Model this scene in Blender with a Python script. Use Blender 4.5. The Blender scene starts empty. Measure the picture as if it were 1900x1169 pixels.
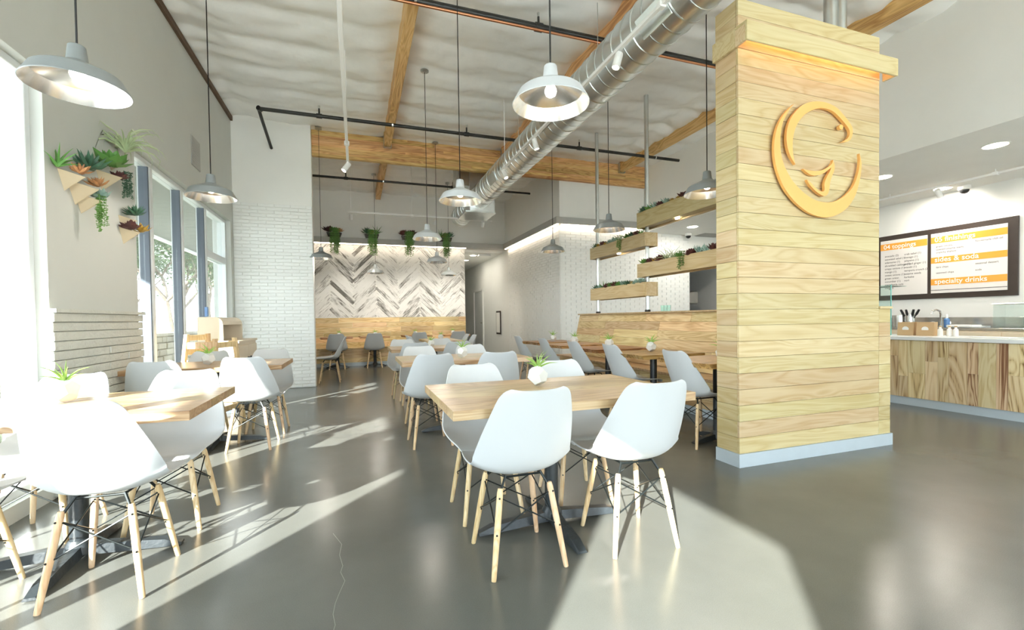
import bpy, math, random
from mathutils import Vector, Matrix, noise as mnoise
random.seed(7)
S = bpy.context.scene
COL = S.collection
PI = math.pi
rad = math.radians

# ------------------------------------------------------------------ camera
CAM_H, FPX, CYP = 1.13, 835.7, 607.25
_y, _p, _r = rad(19.055), rad(-1.085), rad(-0.768)
FWD = Vector((math.sin(_y)*math.cos(_p), math.cos(_y)*math.cos(_p), math.sin(_p)))
_rt = Vector((math.cos(_y), -math.sin(_y), 0)); _up = _rt.cross(FWD)
RGT = _rt*math.cos(_r) + _up*math.sin(_r)
UPV = -_rt*math.sin(_r) + _up*math.cos(_r)
CAMP = Vector((0, 0, CAM_H))
cd = bpy.data.cameras.new('camera'); cam = bpy.data.objects.new('camera', cd); COL.objects.link(cam)
cd.sensor_width = 36; cd.lens = FPX*36/1900; cd.shift_y = (CYP-584.5)/1900; cd.clip_start = .05; cd.clip_end = 300
m3 = Matrix((RGT, UPV, -FWD)).transposed()
cam.matrix_world = Matrix.Translation(CAMP) @ m3.to_4x4()
S.camera = cam

# ------------------------------------------------------------------ light
w = bpy.data.worlds.new('sky'); S.world = w; w.use_nodes = True
bgn = w.node_tree.nodes['Background']
bgn.inputs[0].default_value = (0.84, 0.92, 1.0, 1); bgn.inputs[1].default_value = 4.3
sd = bpy.data.lights.new('sun', 'SUN'); sd.energy = 15.0; sd.angle = rad(0.6); sd.color = (1, .97, .92)
sun = bpy.data.objects.new('sun', sd); COL.objects.link(sun)
_az, _el = rad(41), rad(24)
sun.rotation_euler = Vector((math.sin(_az)*math.cos(_el), math.cos(_az)*math.cos(_el), -math.sin(_el))).to_track_quat('-Z', 'Y').to_euler()
sun.location = (-8, -8, 9)
S.view_settings.view_transform = 'Standard'; S.view_settings.look = 'None'
S.view_settings.gamma = 1; S.view_settings.use_curve_mapping = False
S.view_settings.exposure = 1.25
S.cycles.use_denoising = True
S.cycles.max_bounces = 12; S.cycles.diffuse_bounces = 9; S.cycles.glossy_bounces = 4
S.cycles.transparent_max_bounces = 12; S.cycles.transmission_bounces = 6
S.cycles.sample_clamp_indirect = 6; S.cycles.caustics_reflective = False; S.cycles.caustics_refractive = False

# pixel of the photograph -> ray; used to place small things on known planes
def ray(x, y): return FWD + RGT*((x-950)/FPX) - UPV*((y-CYP)/FPX)
def on_z(x, y, z): d = ray(x, y); return CAMP + d*((z-CAM_H)/d.z)
def on_x(x, y, X): d = ray(x, y); return CAMP + d*(X/d.x)
def on_y(x, y, Y): d = ray(x, y); return CAMP + d*(Y/d.y)

# ------------------------------------------------------------------ mesh helpers
class MB:
    def __init__(s): s.v = []; s.f = []
    def add(s, vs, fs):
        b = len(s.v); s.v += [tuple(p) for p in vs]; s.f += [tuple(i+b for i in f) for f in fs]; return s
    def box(s, c, d, M=None):
        x, y, z = d[0]/2, d[1]/2, d[2]/2
        vs = [Vector((sx*x, sy*y, sz*z)) for sx in (-1, 1) for sy in (-1, 1) for sz in (-1, 1)]
        if M is not None: vs = [M @ q for q in vs]
        vs = [q+Vector(c) for q in vs]
        return s.add(vs, [(0, 1, 3, 2), (4, 6, 7, 5), (0, 4, 5, 1), (2, 3, 7, 6), (0, 2, 6, 4), (1, 5, 7, 3)])
    def bb(s, lo, hi): return s.box([(a+b)/2 for a, b in zip(lo, hi)], [b-a for a, b in zip(lo, hi)])
    def cbox(s, c, d, bv=.004):          # chamfered box
        x, y, z = d[0]/2, d[1]/2, d[2]/2; bv = min(bv, x*.45, y*.45, z*.45); vs = []; ix = {}
        for sx in (-1, 1):
            for sy in (-1, 1):
                for sz in (-1, 1):
                    for k in range(3):
                        p = [sx*(x-bv), sy*(y-bv), sz*(z-bv)]; p[k] = (sx*x, sy*y, sz*z)[k]
                        ix[(sx, sy, sz, k)] = len(vs); vs.append((p[0]+c[0], p[1]+c[1], p[2]+c[2]))
        fs = []
        for k in range(3):
            for sg in (-1, 1):
                o = []
                for a, b in ((-1, -1), (1, -1), (1, 1), (-1, 1)):
                    q = [a, b]; q.insert(k, sg); o.append(ix[(*q, k)])
                if (sg > 0) == (k == 1): o.reverse()
                fs.append(o)
        for k in range(3):
            a, b = [i for i in range(3) if i != k]
            for sa in (-1, 1):
                for sb in (-1, 1):
                    q1 = [0, 0, 0]; q1[a] = sa; q1[b] = sb; q2 = list(q1); q1[k] = -1; q2[k] = 1
                    fs.append((ix[(*q1, a)], ix[(*q1, b)], ix[(*q2, b)], ix[(*q2, a)]))
        for sx in (-1, 1):
            for sy in (-1, 1):
                for sz in (-1, 1): fs.append(tuple(ix[(sx, sy, sz, k)] for k in range(3)))
        return s.add(vs, fs)
    def cyl(s, p0, p1, r0, r1=None, n=12, cap=True):
        return s.tube([p0, p1], [r0, r0 if r1 is None else r1], n, cap)
    def tube(s, pts, r, n=8, cap=True):
        pts = [Vector(p) for p in pts]; rs = r if isinstance(r, (list, tuple)) else [r]*len(pts)
        vs = []; prev = None
        for i, p in enumerate(pts):
            t = (pts[min(i+1, len(pts)-1)]-pts[max(i-1, 0)])
            if t.length < 1e-9: t = Vector((0, 0, 1))
            t.normalize()
            if prev is None:
                a = Vector((0, 0, 1)) if abs(t.z) < .9 else Vector((1, 0, 0)); u = t.cross(a).normalized()
            else: u = (prev - t*prev.dot(t)).normalized()
            prev = u; v = t.cross(u)
            for k in range(n):
                a = 2*PI*k/n; vs.append(p+(u*math.cos(a)+v*math.sin(a))*rs[i])
        fs = []
        for i in range(len(pts)-1):
            for k in range(n):
                k2 = (k+1) % n; fs.append((i*n+k, i*n+k2, (i+1)*n+k2, (i+1)*n+k))
        if cap: fs.append(tuple(range(n-1, -1, -1))); fs.append(tuple((len(pts)-1)*n+k for k in range(n)))
        return s.add(vs, fs)
    def lathe(s, prof, n=28, c=(0, 0, 0), cap0=False, cap1=False):
        vs = [(c[0]+r*math.cos(2*PI*k/n), c[1]+r*math.sin(2*PI*k/n), c[2]+z) for r, z in prof for k in range(n)]
        fs = [(i*n+k, i*n+(k+1) % n, (i+1)*n+(k+1) % n, (i+1)*n+k) for i in range(len(prof)-1) for k in range(n)]
        if cap0: fs.append(tuple(range(n-1, -1, -1)))
        if cap1: fs.append(tuple((len(prof)-1)*n+k for k in range(n)))
        return s.add(vs, fs)
    def prism(s, pts, off):              # planar outline (3D points) pushed by off
        n = len(pts); off = Vector(off); vs = [Vector(p) for p in pts] + [Vector(p)+off for p in pts]
        fs = [tuple(range(n)), tuple(range(2*n-1, n-1, -1))] + [(k, (k+1) % n, n+(k+1) % n, n+k) for k in range(n)]
        return s.add(vs, fs)
    def mesh(s, name, mat=None, smooth=None):
        me = bpy.data.meshes.new(name); me.from_pydata(s.v, [], s.f); me.validate()
        import bmesh
        bm = bmesh.new(); bm.from_mesh(me); bmesh.ops.recalc_face_normals(bm, faces=bm.faces); bm.to_mesh(me); bm.free()
        if mat: me.materials.append(mat)
        if smooth:
            me.polygons.foreach_set('use_smooth', [True]*len(me.polygons))
            me.set_sharp_from_angle(angle=rad(smooth))
        return me
    def obj(s, name, mat, parent=None, smooth=None):
        return link(bpy.data.objects.new(name, s.mesh(name, mat, smooth)), parent)
def link(o, parent=None):
    COL.objects.link(o)
    if parent is not None: o.parent = parent
    return o
def tag(o, label, cat, group=None):
    o['label'] = label; o['category'] = cat
    if group: o['group'] = group
    return o
def thing(name, label, cat, loc=(0, 0, 0), rz=0, group=None):
    o = bpy.data.objects.new(name, None); COL.objects.link(o); o.empty_display_size = .1
    o.location = loc; o.rotation_euler = (0, 0, rz); return tag(o, label, cat, group)
def struct(o, label=None):
    o['kind'] = 'structure'
    if label: o['label'] = label
    return o
def dup(root, loc, rz, label, group=None):
    r = root.copy(); COL.objects.link(r); r.location = loc; r.rotation_euler = (0, 0, rz); r['label'] = label
    if group: r['group'] = group
    for ch in root.children:
        c = ch.copy(); COL.objects.link(c); c.parent = r
        for g in ch.children:
            d = g.copy(); COL.objects.link(d); d.parent = c
    return r
ORD = ['first', 'second', 'third', 'fourth', 'fifth', 'sixth', 'seventh', 'eighth', 'ninth', 'tenth', 'eleventh', 'twelfth']

# ------------------------------------------------------------------ materials
def nm(name):
    m = bpy.data.materials.new(name); m.use_nodes = True; nt = m.node_tree
    return m, nt, nt.nodes['Principled BSDF']
def N(nt, t, **kw):
    n = nt.nodes.new(t)
    for k, v in kw.items():
        if k.startswith('i_'):
            key = k[2:].replace('_', ' '); n.inputs[key].default_value = v
        else: setattr(n, k, v)
    return n
def rgb(c): return (c[0], c[1], c[2], 1)
def s2l(r, g, b):
    f = lambda c: (c/255/12.92) if c/255 <= .04045 else ((c/255+.055)/1.055)**2.4
    return (f(r), f(g), f(b))
def plain(name, c, rough=.5, metal=0., spec=.5, var=.0, scale=8., bump=0., rnd=0., bscale=None):
    m, nt, b = nm(name); L = nt.links
    b.inputs['Roughness'].default_value = rough; b.inputs['Metallic'].default_value = metal
    b.inputs['Specular IOR Level'].default_value = spec
    tc = N(nt, 'ShaderNodeTexCoord'); nz = N(nt, 'ShaderNodeTexNoise', i_Scale=scale, i_Detail=5.)
    L.new(tc.outputs['Object'], nz.inputs['Vector'])
    hs = N(nt, 'ShaderNodeHueSaturation'); hs.inputs['Color'].default_value = rgb(c)
    mr = N(nt, 'ShaderNodeMapRange'); mr.inputs['To Min'].default_value = 1-var; mr.inputs['To Max'].default_value = 1+var
    mr.inputs['From Min'].default_value = .25; mr.inputs['From Max'].default_value = .75
    L.new(nz.outputs['Fac'], mr.inputs['Value'])
    val = mr.outputs['Result']
    if rnd:
        oi = N(nt, 'ShaderNodeObjectInfo'); m2 = N(nt, 'ShaderNodeMapRange'); m2.inputs['To Min'].default_value = 1-rnd; m2.inputs['To Max'].default_value = 1+rnd
        L.new(oi.outputs['Random'], m2.inputs['Value']); mu = N(nt, 'ShaderNodeMath', operation='MULTIPLY')
        L.new(val, mu.inputs[0]); L.new(m2.outputs['Result'], mu.inputs[1]); val = mu.outputs[0]
    L.new(val, hs.inputs['Value']); L.new(hs.outputs['Color'], b.inputs['Base Color'])
    if bump:
        bp = N(nt, 'ShaderNodeBump', i_Strength=bump, i_Distance=.01)
        src = nz
        if bscale:
            src = N(nt, 'ShaderNodeTexNoise', i_Scale=bscale, i_Detail=4.); L.new(tc.outputs['Object'], src.inputs['Vector'])
        L.new(src.outputs['Fac'], bp.inputs['Height']); L.new(bp.outputs['Normal'], b.inputs['Normal'])
    return m
def wood(name, cl, cm, cdk, rough=.45, rnd=.12, grain=1., ramp=(.3, .55, .8), spec=.4, hue=.015, axis=0):
    """board with its grain along the local axis; every board its own figure and tone"""
    m, nt, b = nm(name); L = nt.links
    tc = N(nt, 'ShaderNodeTexCoord'); oi = N(nt, 'ShaderNodeObjectInfo')
    off = N(nt, 'ShaderNodeMath', operation='MULTIPLY'); off.inputs[1].default_value = 37.
    L.new(oi.outputs['Random'], off.inputs[0])
    cb = N(nt, 'ShaderNodeCombineXYZ')
    for k in range(3): L.new(off.outputs[0], cb.inputs[k])
    ad = N(nt, 'ShaderNodeVectorMath', operation='ADD'); L.new(tc.outputs['Object'], ad.inputs[0]); L.new(cb.outputs[0], ad.inputs[1])
    def mp(sl, sa):
        mpn = N(nt, 'ShaderNodeMapping'); sc = [sa, sa, sa]; sc[axis] = sl
        mpn.inputs['Scale'].default_value = sc; L.new(ad.outputs[0], mpn.inputs['Vector']); return mpn
    a = mp(.9*grain, 7*grain)
    nz = N(nt, 'ShaderNodeTexNoise', i_Scale=1., i_Detail=2., i_Distortion=.8); L.new(a.outputs[0], nz.inputs['Vector'])
    mul = N(nt, 'ShaderNodeMath', operation='MULTIPLY'); mul.inputs[1].default_value = 9.; L.new(nz.outputs['Fac'], mul.inputs[0])
    fr = N(nt, 'ShaderNodeMath', operation='PINGPONG'); fr.inputs[1].default_value = .5; L.new(mul.outputs[0], fr.inputs[0])
    f2 = mp(2.5*grain, 120*grain)
    n2 = N(nt, 'ShaderNodeTexNoise', i_Scale=1., i_Detail=3.); L.new(f2.outputs[0], n2.inputs['Vector'])
    n3m = mp(.5*grain, 2.2*grain); n3 = N(nt, 'ShaderNodeTexNoise', i_Scale=1., i_Detail=2.); L.new(n3m.outputs[0], n3.inputs['Vector'])
    s1 = N(nt, 'ShaderNodeMath', operation='MULTIPLY_ADD'); s1.inputs[1].default_value = .55; L.new(fr.outputs[0], s1.inputs[0]); 
    s2 = N(nt, 'ShaderNodeMath', operation='MULTIPLY'); s2.inputs[1].default_value = .35; L.new(n2.outputs['Fac'], s2.inputs[0]); L.new(s2.outputs[0], s1.inputs[2])
    s3 = N(nt, 'ShaderNodeMath', operation='MULTIPLY_ADD'); s3.inputs[1].default_value = .55; L.new(n3.outputs['Fac'], s3.inputs[0]); L.new(s1.outputs[0], s3.inputs[2])
    cr = N(nt, 'ShaderNodeValToRGB'); e = cr.color_ramp.elements
    e[0].position = ramp[0]; e[0].color = rgb(cl); e[1].position = ramp[2]; e[1].color = rgb(cdk)
    x = e.new(ramp[1]); x.color = rgb(cm); L.new(s3.outputs[0], cr.inputs[0])
    hs = N(nt, 'ShaderNodeHueSaturation'); L.new(cr.outputs[0], hs.inputs['Color'])
    mv = N(nt, 'ShaderNodeMapRange'); mv.inputs['To Min'].default_value = 1-rnd; mv.inputs['To Max'].default_value = 1+rnd; L.new(oi.outputs['Random'], mv.inputs['Value']); L.new(mv.outputs['Result'], hs.inputs['Value'])
    w2 = N(nt, 'ShaderNodeTexWhiteNoise', noise_dimensions='1D'); L.new(oi.outputs['Random'], w2.inputs['W'])
    mh = N(nt, 'ShaderNodeMapRange'); mh.inputs['To Min'].default_value = .5-hue; mh.inputs['To Max'].default_value = .5+hue; L.new(w2.outputs['Value'], mh.inputs['Value']); L.new(mh.outputs['Result'], hs.inputs['Hue'])
    L.new(hs.outputs['Color'], b.inputs['Base Color']); b.inputs['Roughness'].default_value = rough; b.inputs['Specular IOR Level'].default_value = spec
    bp = N(nt, 'ShaderNodeBump', i_Strength=.12, i_Distance=.004); L.new(n2.outputs['Fac'], bp.inputs['Height']); L.new(bp.outputs['Normal'], b.inputs['Normal'])
    return m
def emis(name, c, st):
    m, nt, b = nm(name); b.inputs['Base Color'].default_value = rgb(c)
    b.inputs['Emission Color'].default_value = rgb(c); b.inputs['Emission Strength'].default_value = st; return m
def glassmat(name, tint=(.93, .97, .96), refl=1.):
    m, nt, b = nm(name); L = nt.links; nt.nodes.remove(b)
    tr = N(nt, 'ShaderNodeBsdfTransparent'); tr.inputs[0].default_value = rgb(tint)
    gl = N(nt, 'ShaderNodeBsdfGlossy', i_Roughness=.02); lw_ = N(nt, 'ShaderNodeLayerWeight', i_Blend=.5)
    pw = N(nt, 'ShaderNodeMath', operation='POWER'); pw.inputs[1].default_value = 4.; L.new(lw_.outputs['Facing'], pw.inputs[0])
    mu = N(nt, 'ShaderNodeMath', operation='MULTIPLY_ADD'); mu.inputs[1].default_value = .55*refl; mu.inputs[2].default_value = .03*refl; L.new(pw.outputs[0], mu.inputs[0])
    mx = N(nt, 'ShaderNodeMixShader'); L.new(mu.outputs[0], mx.inputs[0]); L.new(tr.outputs[0], mx.inputs[1]); L.new(gl.outputs[0], mx.inputs[2])
    L.new(mx.outputs[0], nt.nodes['Material Output'].inputs[0]); return m

M = {}
M['wall'] = plain('wall_paint_shade_toned', (.59, .605, .575), .65, var=.015, scale=3, bump=.05, bscale=160)  # toned darker than the white walls, window wall shade is in the colour
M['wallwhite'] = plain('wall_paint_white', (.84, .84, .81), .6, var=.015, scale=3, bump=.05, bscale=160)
M['brick'] = plain('painted_brick', (.84, .85, .83), .5, var=.03, scale=9, bump=.35, bscale=60, rnd=.025)
M['mortar'] = plain('painted_mortar', (.74, .75, .71), .7, var=.03, scale=20, bump=.2)
M['block'] = plain('painted_split_block', (.60, .61, .56), .6, var=.04, scale=14, bump=.8, bscale=45, rnd=.02)
M['alu'] = plain('white_window_frame', (.74, .77, .78), .35, var=.02)
M['aludark'] = plain('dark_frame_gasket', (.10, .12, .15), .4, var=.05)
M['trimgrey'] = plain('grey_valance', (.42, .42, .40), .5, var=.03)
M['base'] = plain('pale_blue_grey_base', (.50, .57, .62), .3, var=.03)
M['soffit'] = plain('olive_grey_soffit', (.13, .14, .115), .7, var=.05)
M['glass'] = glassmat('window_glass', (.96, .985, .98))
M['cglass'] = glassmat('counter_glass', (.86, .96, .93), 1.3)
M['gedge'] = plain('glass_green_edge', (.12, .42, .36), .15, var=.05)
M['ash'] = wood('ash_board', s2l(209, 193, 155), s2l(202, 183, 141), s2l(188, 163, 117), .42, .09, .8)
M['hick'] = wood('hickory_board', s2l(238, 219, 176), s2l(226, 200, 150), s2l(194, 160, 108), .45, .2, 1.0)
M['benchw'] = wood('bench_board', s2l(230, 208, 162), s2l(214, 186, 138), s2l(178, 142, 96), .45, .2, 1.0, hue=.012)
M['counterw'] = wood('counter_board', s2l(222, 202, 164), s2l(204, 176, 132), s2l(128, 92, 58), .45, .14, .8, ramp=(.47, .66, .77))
M['top'] = wood('table_board', s2l(206, 183, 146), s2l(191, 163, 122), s2l(156, 122, 84), .28, .06, 1.1, spec=.5)
M['live'] = wood('live_edge_board', s2l(206, 170, 118), s2l(182, 138, 86), s2l(110, 72, 40), .35, .1, 1.2)
M['beam'] = wood('glulam_board', s2l(238, 204, 148), s2l(222, 180, 118), s2l(180, 132, 78), .55, .13, .8)
M['ledger'] = plain('brown_ledger', (.12, .075, .045), .7, var=.2)
M['maple'] = wood('maple_dowel', s2l(236, 214, 178), s2l(226, 198, 156), s2l(204, 168, 122), .4, .06, 1.6, axis=2)
M['ply'] = wood('birch_ply', s2l(234, 218, 184), s2l(222, 202, 162), s2l(190, 160, 116), .5, .05, 1.6)
M['plyw'] = plain('pale_plywood', s2l(206, 190, 160), .55, var=.06, scale=6)
M['cabinet'] = plain('cream_laminate', s2l(222, 208, 184), .45, var=.02)
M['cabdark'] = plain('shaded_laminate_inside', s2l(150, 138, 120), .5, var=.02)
M['chair'] = plain('white_plastic_shell', (.60, .62, .63), .38, spec=.5, var=.01)
M['wire'] = plain('black_steel_wire', (.012, .016, .016), .35, metal=.5, var=.1)
M['iron'] = plain('black_powder_coat', (.022, .028, .032), .38, var=.15, scale=60, bump=.15)
M['pipe'] = plain('black_sprinkler_pipe', (.018, .018, .017), .42, var=.2)
M['copper'] = plain('copper_pipe', (.55, .25, .13), .35, metal=1, var=.1)
M['galv'] = plain('galvanised_steel', (.62, .65, .64), .28, metal=1., var=.12, scale=5)
M['duct'] = plain('spiral_duct_steel', (.78, .81, .81), .30, metal=1., var=.08, scale=4, bump=.05)
M['steel'] = plain('stainless_steel', (.55, .53, .50), .25, metal=1., var=.05)
M['shade'] = plain('grey_enamel_shade', (.25, .27, .27), .32, var=.04)
M['shadel'] = plain('pale_enamel_shade', (.52, .54, .55), .32, var=.03)
M['refl'] = plain('brushed_aluminium', (.86, .86, .84), .22, metal=1., var=.04)
M['bulb'] = emis('warm_bulb', (1, .9, .72), 22)
M['cord'] = plain('black_cord', (.02, .02, .02), .6)
M['white'] = plain('white_enamel', (.80, .80, .78), .4)
M['led'] = emis('warm_led_strip', (1, .84, .66), 7)
M['ledo'] = emis('amber_led_strip', (1, .52, .22), 4)
M['dl'] = emis('downlight_lens', (1, .9, .7), 16)
M['soil'] = plain('potting_soil', (.04, .03, .02), .9, var=.3, scale=40)
M['pot'] = plain('white_cement_pot', (.72, .73, .71), .6, var=.05, scale=20, bump=.2)
M['air'] = plain('air_plant_leaf', (.30, .50, .10), .45, var=.2, rnd=.2)
M['airp'] = plain('pale_air_plant_leaf', (.42, .50, .30), .5, var=.2, rnd=.15)
M['suc_g'] = plain('green_succulent_leaf', (.11, .28, .06), .45, var=.3, rnd=.2)
M['suc_d'] = plain('dark_agave_leaf', (.06, .15, .09), .45, var=.3, rnd=.2)
M['suc_b'] = plain('blue_green_succulent_leaf', (.30, .46, .40), .5, var=.2, rnd=.15)
M['suc_p'] = plain('burgundy_succulent_leaf', (.10, .035, .035), .45, var=.35, rnd=.2)
M['suc_y'] = plain('yellow_orange_succulent_leaf', (.50, .30, .05), .5, var=.3, rnd=.15)
M['suc_o'] = plain('coral_tipped_succulent_leaf', (.50, .24, .10), .5, var=.35, scale=40, rnd=.1)
M['trail'] = plain('trailing_succulent_bead', (.13, .28, .06), .5, var=.3, rnd=.15)
M['traily'] = plain('yellow_trailing_bead', (.36, .26, .05), .5, var=.3)
M['orange'] = plain('orange_logo_panel', s2l(242, 184, 108), .4, var=.02)
M['mframe'] = plain('dark_brown_menu_frame', (.045, .032, .026), .4, var=.1)
M['mpanel'] = plain('white_menu_panel', (.80, .77, .74), .12, var=.01)
M['mstripe'] = plain('orange_menu_stripe', s2l(240, 168, 72), .2, var=.01)
M['mtext'] = plain('grey_menu_text', (.10, .09, .085), .5)
M['mtextp'] = plain('pale_menu_text', (.92, .90, .85), .4)
M['quartz'] = plain('white_quartz_top', (.80, .82, .82), .2, var=.01)
M['dark'] = plain('back_room_dark', (.10, .095, .085), .6, var=.1)  # one very dark wall colour for the back room
M['kraft'] = plain('kraft_paper', s2l(190, 160, 120), .8, var=.05)
M['black'] = plain('black_plastic', (.015, .015, .016), .4)
M['doorp'] = plain('pale_door_paint', (.62, .63, .62), .45, var=.02)
M['red'] = plain('red_plastic', (.45, .03, .03), .4)
M['blue'] = plain('blue_bottle', (.08, .20, .45), .25)

# distressed white plank
def distressed():
    m, nt, b = nm('distressed_white_plank'); L = nt.links
    tc = N(nt, 'ShaderNodeTexCoord'); oi = N(nt, 'ShaderNodeObjectInfo'); off = N(nt, 'ShaderNodeMath', operation='MULTIPLY'); off.inputs[1].default_value = 71.
    L.new(oi.outputs['Random'], off.inputs[0]); cb = N(nt, 'ShaderNodeCombineXYZ')
    for k in range(3): L.new(off.outputs[0], cb.inputs[k])
    ad = N(nt, 'ShaderNodeVectorMath', operation='ADD'); L.new(tc.outputs['Object'], ad.inputs[0]); L.new(cb.outputs[0], ad.inputs[1])
    def nz(sl, sa, det):
        mp = N(nt, 'ShaderNodeMapping'); mp.inputs['Scale'].default_value = (sl, sa, sa); L.new(ad.outputs[0], mp.inputs['Vector'])
        n = N(nt, 'ShaderNodeTexNoise', i_Scale=1., i_Detail=det, i_Roughness=.65); L.new(mp.outputs[0], n.inputs['Vector']); return n
    n1 = nz(5., 38., 5.); n2 = nz(1.1, 3.5, 2.)
    sm = N(nt, 'ShaderNodeMath', operation='MULTIPLY_ADD'); sm.inputs[1].default_value = .9; L.new(n2.outputs['Fac'], sm.inputs[0]); L.new(n1.outputs['Fac'], sm.inputs[2])
    w2 = N(nt, 'ShaderNodeTexWhiteNoise', noise_dimensions='1D'); L.new(oi.outputs['Random'], w2.inputs['W'])
    pw = N(nt, 'ShaderNodeMath', operation='POWER'); pw.inputs[1].default_value = 3.; L.new(w2.outputs['Value'], pw.inputs[0])
    s2 = N(nt, 'ShaderNodeMath', operation='MULTIPLY_ADD'); s2.inputs[1].default_value = .20; L.new(pw.outputs[0], s2.inputs[0]); L.new(sm.outputs[0], s2.inputs[2])
    cr = N(nt, 'ShaderNodeValToRGB'); e = cr.color_ramp.elements; e[0].position = .98; e[0].color = (.85, .85, .83, 1); e[1].position = 1.16; e[1].color = (.16, .155, .14, 1)
    mr = N(nt, 'ShaderNodeMapRange'); mr.inputs['From Min'].default_value = 0; mr.inputs['From Max'].default_value = 1.25; L.new(s2.outputs[0], mr.inputs['Value'])
    e[0].position = .80; e[1].position = 1.02
    L.new(mr.outputs['Result'], cr.inputs[0])
    hs = N(nt, 'ShaderNodeHueSaturation'); mv = N(nt, 'ShaderNodeMapRange'); mv.inputs['To Min'].default_value = .93; mv.inputs['To Max'].default_value = 1.05; L.new(oi.outputs['Random'], mv.inputs['Value'])
    L.new(mv.outputs['Result'], hs.inputs['Value']); L.new(cr.outputs[0], hs.inputs['Color']); L.new(hs.outputs[0], b.inputs['Base Color'])
    b.inputs['Roughness'].default_value = .6; return m
M['distress'] = distressed()

def floor_mat():
    m, nt, b = nm('polished_concrete'); L = nt.links; tc = N(nt, 'ShaderNodeTexCoord')
    n1 = N(nt, 'ShaderNodeTexNoise', i_Scale=.9, i_Detail=8., i_Roughness=.6); n2 = N(nt, 'ShaderNodeTexNoise', i_Scale=320., i_Detail=2.); n3 = N(nt, 'ShaderNodeTexVoronoi', i_Scale=260.)
    for n in (n1, n2, n3): L.new(tc.outputs['Object'], n.inputs['Vector'])
    a = N(nt, 'ShaderNodeMath', operation='MULTIPLY_ADD'); a.inputs[1].default_value = .42; L.new(n2.outputs['Fac'], a.inputs[0])
    a2 = N(nt, 'ShaderNodeMath', operation='MULTIPLY'); a2.inputs[1].default_value = .58; L.new(n1.outputs['Fac'], a2.inputs[0]); L.new(a2.outputs[0], a.inputs[2])
    cr = N(nt, 'ShaderNodeValToRGB'); e = cr.color_ramp.elements; e[0].position = .3; e[0].color = (.098, .100, .090, 1); e[1].position = .72; e[1].color = (.155, .158, .144, 1)
    L.new(a.outputs[0], cr.inputs[0]); L.new(cr.outputs[0], b.inputs['Base Color'])
    mr = N(nt, 'ShaderNodeMapRange'); mr.inputs['To Min'].default_value = .20; mr.inputs['To Max'].default_value = .28; L.new(n1.outputs['Fac'], mr.inputs['Value']); L.new(mr.outputs['Result'], b.inputs['Roughness'])
    b.inputs['Specular IOR Level'].default_value = .5
    return m
M['floor'] = floor_mat()
M['insul'] = plain('white_insulation_sheet', (.93, .93, .91), .38, spec=.4, var=.02, scale=3, bump=.6, bscale=4)

# ------------------------------------------------------------------ the setting
XW, YE, YB, XR, YS, XB, ZB, XM, ZC = -1.87, 8.43, 12.4, 4.1, 8.7, 6.2, 3.04, 8.95, 4.5
def sbox(name, lo, hi, mat, parent=None, label=None):
    o = MB().bb(lo, hi).obj(name, M[mat], parent)
    if parent is None: struct(o, label)
    return o
floor = sbox('floor', (-2.12, -4.3, -.2), (9.2, 18.3, 0), 'floor', label='polished dark grey concrete floor')
ck = [(618, 990), (634, 1010), (630, 1030), (636, 1050), (632, 1062), (640, 1078), (630, 1100), (622, 1120), (618, 1140), (622, 1160), (614, 1185)]
cp = [on_z(x, y, 0) for x, y in ck]; mb = MB(); L_ = []; R_ = []
for i, p in enumerate(cp):
    wd = .0013; L_.append((p.x-wd, p.y, .0006)); R_.append((p.x+wd, p.y, .0006))
for i in range(len(cp)-1): mb.add([L_[i], R_[i], R_[i+1], L_[i+1]], [(0, 1, 2, 3)])
mb.obj('floor_crack', plain('pale_crack_filler', (.18, .18, .165), .5), floor)

ground = sbox('ground', (-70, -60, -.5), (-2.12, 90, -.12), 'wall'); ground.data.materials.clear()
ground.data.materials.append(plain('pale_pavement', (.40, .395, .375), .8, var=.10, scale=1.5)); ground['label'] = 'pale sunlit pavement outside the windows'
g2 = sbox('ground_front', (-2.12, -60, -.5), (40, -4.3, -.12), 'wall', label='unseen pavement before the storefront, whitened to bounce light'); g2.data.materials.clear(); g2.data.materials.append(plain('bounce_white_paving', (.78, .77, .74), .8, var=.06, scale=1.5))  # unseen paving, whitened to throw daylight up at the ceiling
# left wall: pillars and header
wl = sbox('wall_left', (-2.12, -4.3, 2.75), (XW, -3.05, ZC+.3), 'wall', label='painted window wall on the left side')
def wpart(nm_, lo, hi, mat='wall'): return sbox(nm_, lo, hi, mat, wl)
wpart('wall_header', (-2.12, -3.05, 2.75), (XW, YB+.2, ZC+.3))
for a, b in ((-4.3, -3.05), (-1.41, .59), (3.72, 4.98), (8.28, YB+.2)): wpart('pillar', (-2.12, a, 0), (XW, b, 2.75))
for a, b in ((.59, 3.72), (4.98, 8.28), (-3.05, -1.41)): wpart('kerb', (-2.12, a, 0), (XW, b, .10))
# split-face block wainscot on the pillar
cou = (1.23-.03)/19
mb_cap = sbox('block_ledge', (XW, 3.70, 1.21), (XW+.045, 5.0, 1.235), 'block', wl)
for i in range(19):
    z0 = .01+i*cou; y = 3.705; k = 0
    while y < 4.99:
        ln = (1.0 if (i+k) % 2 else .70); y2 = min(y+ln, 4.995); k += 1
        if 4.995-y2 < .12: y2 = 4.995
        d = .028+random.uniform(-.005, .006)
        MB().cbox((XW+d/2-.003, (y+y2)/2, z0+cou/2), (d+.006, y2-y-.002, cou-.004), .004).obj('block', M['block'], wl)
        y = y2+.0005
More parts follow.
